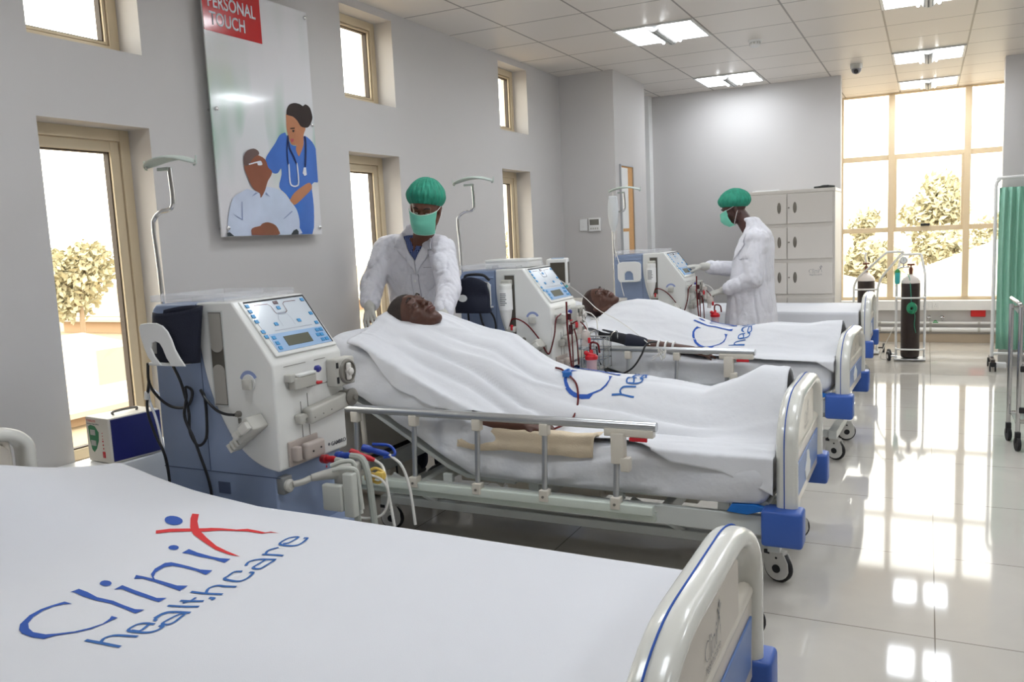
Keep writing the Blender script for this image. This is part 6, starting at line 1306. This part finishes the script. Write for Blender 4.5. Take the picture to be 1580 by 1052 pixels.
def side_things():
    # voltage stabiliser on the wall trunking beside bed 1
    m = MB(); m.box(LX, -2.90, 1.2, 2.72, .50, .64); o = m.build('wall_trunking', WHITEP, bevel=.006); tag(o, 'white wall trunking under the blue sided stabiliser box', 'trunking')
    for i, y in enumerate((2.50, 2.58)): m = MB(); m.box(-2.902, -2.897, y-.03, y+.03, .535, .605, b=.003); m.build('socket_plate', WHITEP, o); 
    m = MB()
    for y in (2.50, 2.58): m.box(-2.8975, -2.8955, y-.004, y+.004, .56, .568)
    m.build('pin_holes', BLACKR, o, smooth=False)
    rz = math.radians(-7)
    t = thing('voltage_stabiliser', 'cream and dark blue voltage stabiliser box with green dial panel by the window', 'stabiliser', (-2.985, 2.335, .642), rz)
    m = MB(); m.box(-.085, .078, -.115, .115, 0, .185); m.build('cream_case', mat('cream_case', (226, 220, 208), .45), t, bevel=.005)
    m = MB(); m.box(.060, .082, -.105, .115, .008, .180); m.build('blue_side', mat('deep_blue_side', (30, 34, 104), .4), t, bevel=.003)
    m = MB(); m.tube([(.01, -.05, .185), (.01, -.045, .197), (.01, .05, .197), (.01, .055, .185)], .005, seg=8); m.build('carry_handle', MDGREY, t)
    m = MB(); P = [(-.066, .145), (-.05, .152), (-.02, .148), (.004, .125), (.0, .09), (-.02, .055), (-.038, .04), (-.052, .05), (-.062, .09)]; m.prism(P, -.1165, -.115, lambda a, b, d: (a, d, b)); gp = m.build('green_dial_panel', mat('dial_green', (30, 122, 76), .4), t, smooth=False)
    for z in (.078, .122): m = MB(); m.box(-.052, -.018, -.118, -.1165, z-.011, z+.011); m.build('dial', mat('dial_grey', (176, 176, 172), .3), gp, smooth=False)
    m = MB()
    for k, z in enumerate((.06, .075, .09, .10, .112, .124)): m.cyl((.03, -.1165, z), (.03, -.115, z), .0035 if k < 3 else .002, seg=8)
    m.box(.022, .04, -.118, -.115, .022, .048, b=.002); m.build('red_lamps', RED, t)
    text('STABILIZER', .013, lambda a, b: (-.075+a, -.1156, .165+b), mat('stab_red', (200, 70, 60), .5, var=0), t, 'case_lettering', ext=.0003)
    text('Automatic Voltage Stabilizer', .0075, lambda a, b: (-.075+a, -.1156, .155+b), GREYTXT, t, 'case_lettering', ext=.0003)
    # bedside locker and monitor between the middle machine and the farther bed
    t = thing('bedside_locker', 'cream bedside locker with a monitor on top beyond the farther patient\'s head', 'locker', (-2.56, 6.42, 0))
    m = MB(); m.box(-.26, .30, -.19, .19, .08, .90); m.build('body', BEIGE, t, bevel=.006); m = MB(); m.box(-.29, .34, -.21, .21, .90, .93); m.build('top_board', BEIGE, t, bevel=.010)
    m = MB(); m.box(.30, .312, -.18, .18, .72, .88); d = m.build('drawer', BEIGE, t, bevel=.004); m = MB(); m.box(.312, .322, -.05, .05, .79, .81, b=.003); m.build('drawer_pull', MGREY, d)
    m = MB(); m.box(.30, .312, -.18, .18, .12, .70); d = m.build('door', BEIGE, t, bevel=.004); m = MB(); m.box(.312, .322, .12, .14, .38, .48, b=.003); m.build('door_pull', MGREY, d)
    for x in (-.22, .26):
        for y in (-.15, .15): m = MB(); m.lathe([(.012, -.01), (.028, -.008), (.028, .008), (.012, .01)], (x, y, .028), (0, 1, 0), 16); m.box(x-.012, x+.012, y-.012, y+.012, .04, .085); m.build('castor', BLACKR, t)
    t = thing('patient_monitor', 'small white patient monitor with dark screen on the cream locker', 'monitor', (-2.745, 6.42, .931), math.radians(18)); z = .10
    m = MB(); m.box(-.085, .085, -.10, .10, z, z+.245); m.build('case', WHITEP, t, bevel=.012); m = MB(); m.box(.083, .089, -.065, .075, z+.04, z+.215); m.box(-.055, .065, -.105, -.099, z+.04, z+.215); m.build('screen', mat('dark_screen', (84, 78, 68), .2), t, bevel=.002)
    m = MB(); m.box(-.05, .05, -.06, .06, z+.245, z+.249); m.build('top_label', mat('pale_blue_label', (150, 176, 206), .4), t, smooth=False)
    m = MB(); m.cyl((.075, -.10, z+.02), (.075, -.115, z+.02), .012, seg=14); m.build('monitor_knob', mat('cyan_knob', (90, 190, 200), .3), t)
    m = MB(); m.box(-.07, .07, -.08, .08, 0, .03, b=.006); m.box(-.06, .06, -.05, .05, .02, z+.01); m.build('foot', WHITEP, t)
    # wire basket hooked on the farther bed's rail
    t = thing('wire_basket', 'chrome wire basket hooked beside the farther patient\'s bed rail', 'basket', (-1.89, 4.99, .62)); m = MB(); w, d, h = .075, .07, .19
    for z in (0, h*.33, h*.66, h): m.tube([(-w, -d, z), (w, -d, z), (w, d, z), (-w, d, z), (-w, -d, z)], .0035 if z < h else .005, seg=6, smooth=False)
    for k in range(6):
        x = -w+2*w*k/5
        for y in (-d, d): m.tube([(x, y, 0), (x, y, h)], .0024, seg=5, smooth=False)
    for k in range(6):
        y = -d+2*d*k/5
        for x in (-w, w): m.tube([(x, y, 0), (x, y, h)], .0024, seg=5, smooth=False)
        m.tube([(-w, y, 0), (w, y, 0)], .0024, seg=5, smooth=False)
    m.build('wire_body', CHROME, t); m = MB()
    for x in (-w, w): m.tube([(x, d, h), (x, d+.045, h+.02), (x, d+.12, h+.02), (x, d+.13, h-.03)], .004, seg=6)
    m.build('hook', CHROME, t)
    # lines lying over the beds
    def line(name, pts, r, mm, label, cat):
        b = MB(); b.tube(pts, r, seg=8); o = b.build(name, mm); tag(o, label, cat); return o
    def on2(X, Y, up=.006):
        x = X-B2[0]; y = Y-B2[1]; return (X, Y, zs2(x, y)+up)
    bl = line('blood_line', [on2(-1.60, 3.66, .012), on2(-1.57, 3.665, .012), on2(-1.53, 3.64, .014), on2(-1.47, 3.60, .011), on2(-1.435, 3.53, .012), on2(-1.43, 3.46, .012), on2(-1.45, 3.40, .013), on2(-1.49, 3.35, .014)], .005, BLOOD, 'dark red blood line curling over the middle patient\'s sheet', 'blood line')
    b = MB(); p = on2(-1.53, 3.64, .012); b.box(p[0]-.02, p[0]+.02, p[1]-.014, p[1]+.014, p[2]-.012, p[2]+.014, b=.004); b.tube([(p[0]-.02, p[1]-.01, p[2]+.01), (p[0], p[1]+.02, p[2]+.02), (p[0]+.02, p[1]-.01, p[2]+.01)], .006, seg=6); b.build('blue_clamp', mat('clamp_blue', (40, 110, 190), .35), bl)
    b = MB(); p = T2(-1.32, -.448, .60); o = MB(); o.tube([T2(-1.49, -.44, .615), T2(-1.44, -.445, .600), T2(-1.40, -.44, .592)], .006, seg=8); o = o.build('needle_line', TUBE); tag(o, 'short clear needle line with yellow hub beside the middle patient\'s arm', 'needle line'); b.lathe([(.007, 0), (.010, .01), (.006, .03)], T2(-1.495, -.44, .617), (.7, .1, -.3), 12); b.build('yellow_hub', YELLOW, o)
    line('cuff_hose', [(-1.93, 5.10, .74), (-1.915, 5.10, .64), (-1.86, 5.11, .565), (-1.79, 5.12, .55), (-1.70, 5.13, .595), (-1.64, 5.14, .68), (-1.62, 5.16, .735), (-1.60, 5.20, .755), (-1.58, 5.27, .75)], .006, BLACKC, 'black hose looping over the farther bed\'s side rail', 'hose')
    line('infusion_line', [(-2.03, 4.78, 1.19), (-2.10, 5.15, 1.115), (-2.15, 5.50, 1.02), (-2.05, 5.48, .94), (-1.90, 5.44, .875), (-1.76, 5.38, .80), (-1.62, 5.27, .73)], .0032, TUBE, 'thin clear infusion line across the farther patient\'s face and sheet', 'infusion line')
    line('clear_lines', [(-1.83, 4.75, .96), (-1.86, 4.95, .93), (-1.93, 5.15, .905), (-2.0, 5.34, .90)], .004, TUBE, 'clear line from the middle machine towards the farther patient\'s shoulder', 'clear line')
    b = MB(); c0 = Vector((-1.53, 5.165, .69))
    rr = random.Random(4); pts = [c0+Vector((rr.uniform(-.05, .05), rr.uniform(-.02, .01), rr.uniform(-.06, .04))) for _ in range(14)]
    b.tube(pts, .0028, seg=6); o = b.build('coiled_line', TUBE); tag(o, 'tangled clear tubing hanging at the farther bed\'s rail', 'tubing')
    # equipment on the floor behind the middle bed
    t = thing('power_supply_box', 'black power supply box on a cream base behind the middle bed\'s head', 'power box', (-2.86, 3.98, 0))
    m = MB(); m.box(-.13, .12, -.12, .12, .02, .24); m.build('cream_base', BEIGE, t, bevel=.01); m = MB(); m.box(-.15, .13, -.12, .10, .245, .40); m.build('black_case', mat('black_case', (26, 24, 26), .45), t, bevel=.012)
    m = MB()
    for k in range(5): m.box(.130, .134, -.08+.035*k, -.06+.035*k, .27, .37)
    m.build('vent_grille', BLACKR, t, smooth=False)
    m = MB(); m.tube([(.10, -.10, .36), (.16, -.14, .30), (.17, -.13, .18), (.14, -.10, .08), (.18, -.06, .012)], .006, seg=6); m.build('power_lead', BLACKC, t)
    # castor base showing behind the nearest footboard
    t = thing('rolling_base', 'low white castor base seen between the two nearest footboards', 'castor base', (-.56, 2.93, 0))
    m = MB(); m.box(-.40, .03, -.02, .02, .145, .175, b=.006); m.build('base_bar', WHITEP, t)
    castor(t, .0, .0, .155, r=.062, rot=.2); castor(t, -.37, .0, .155, r=.062, rot=-.3)
side_things()
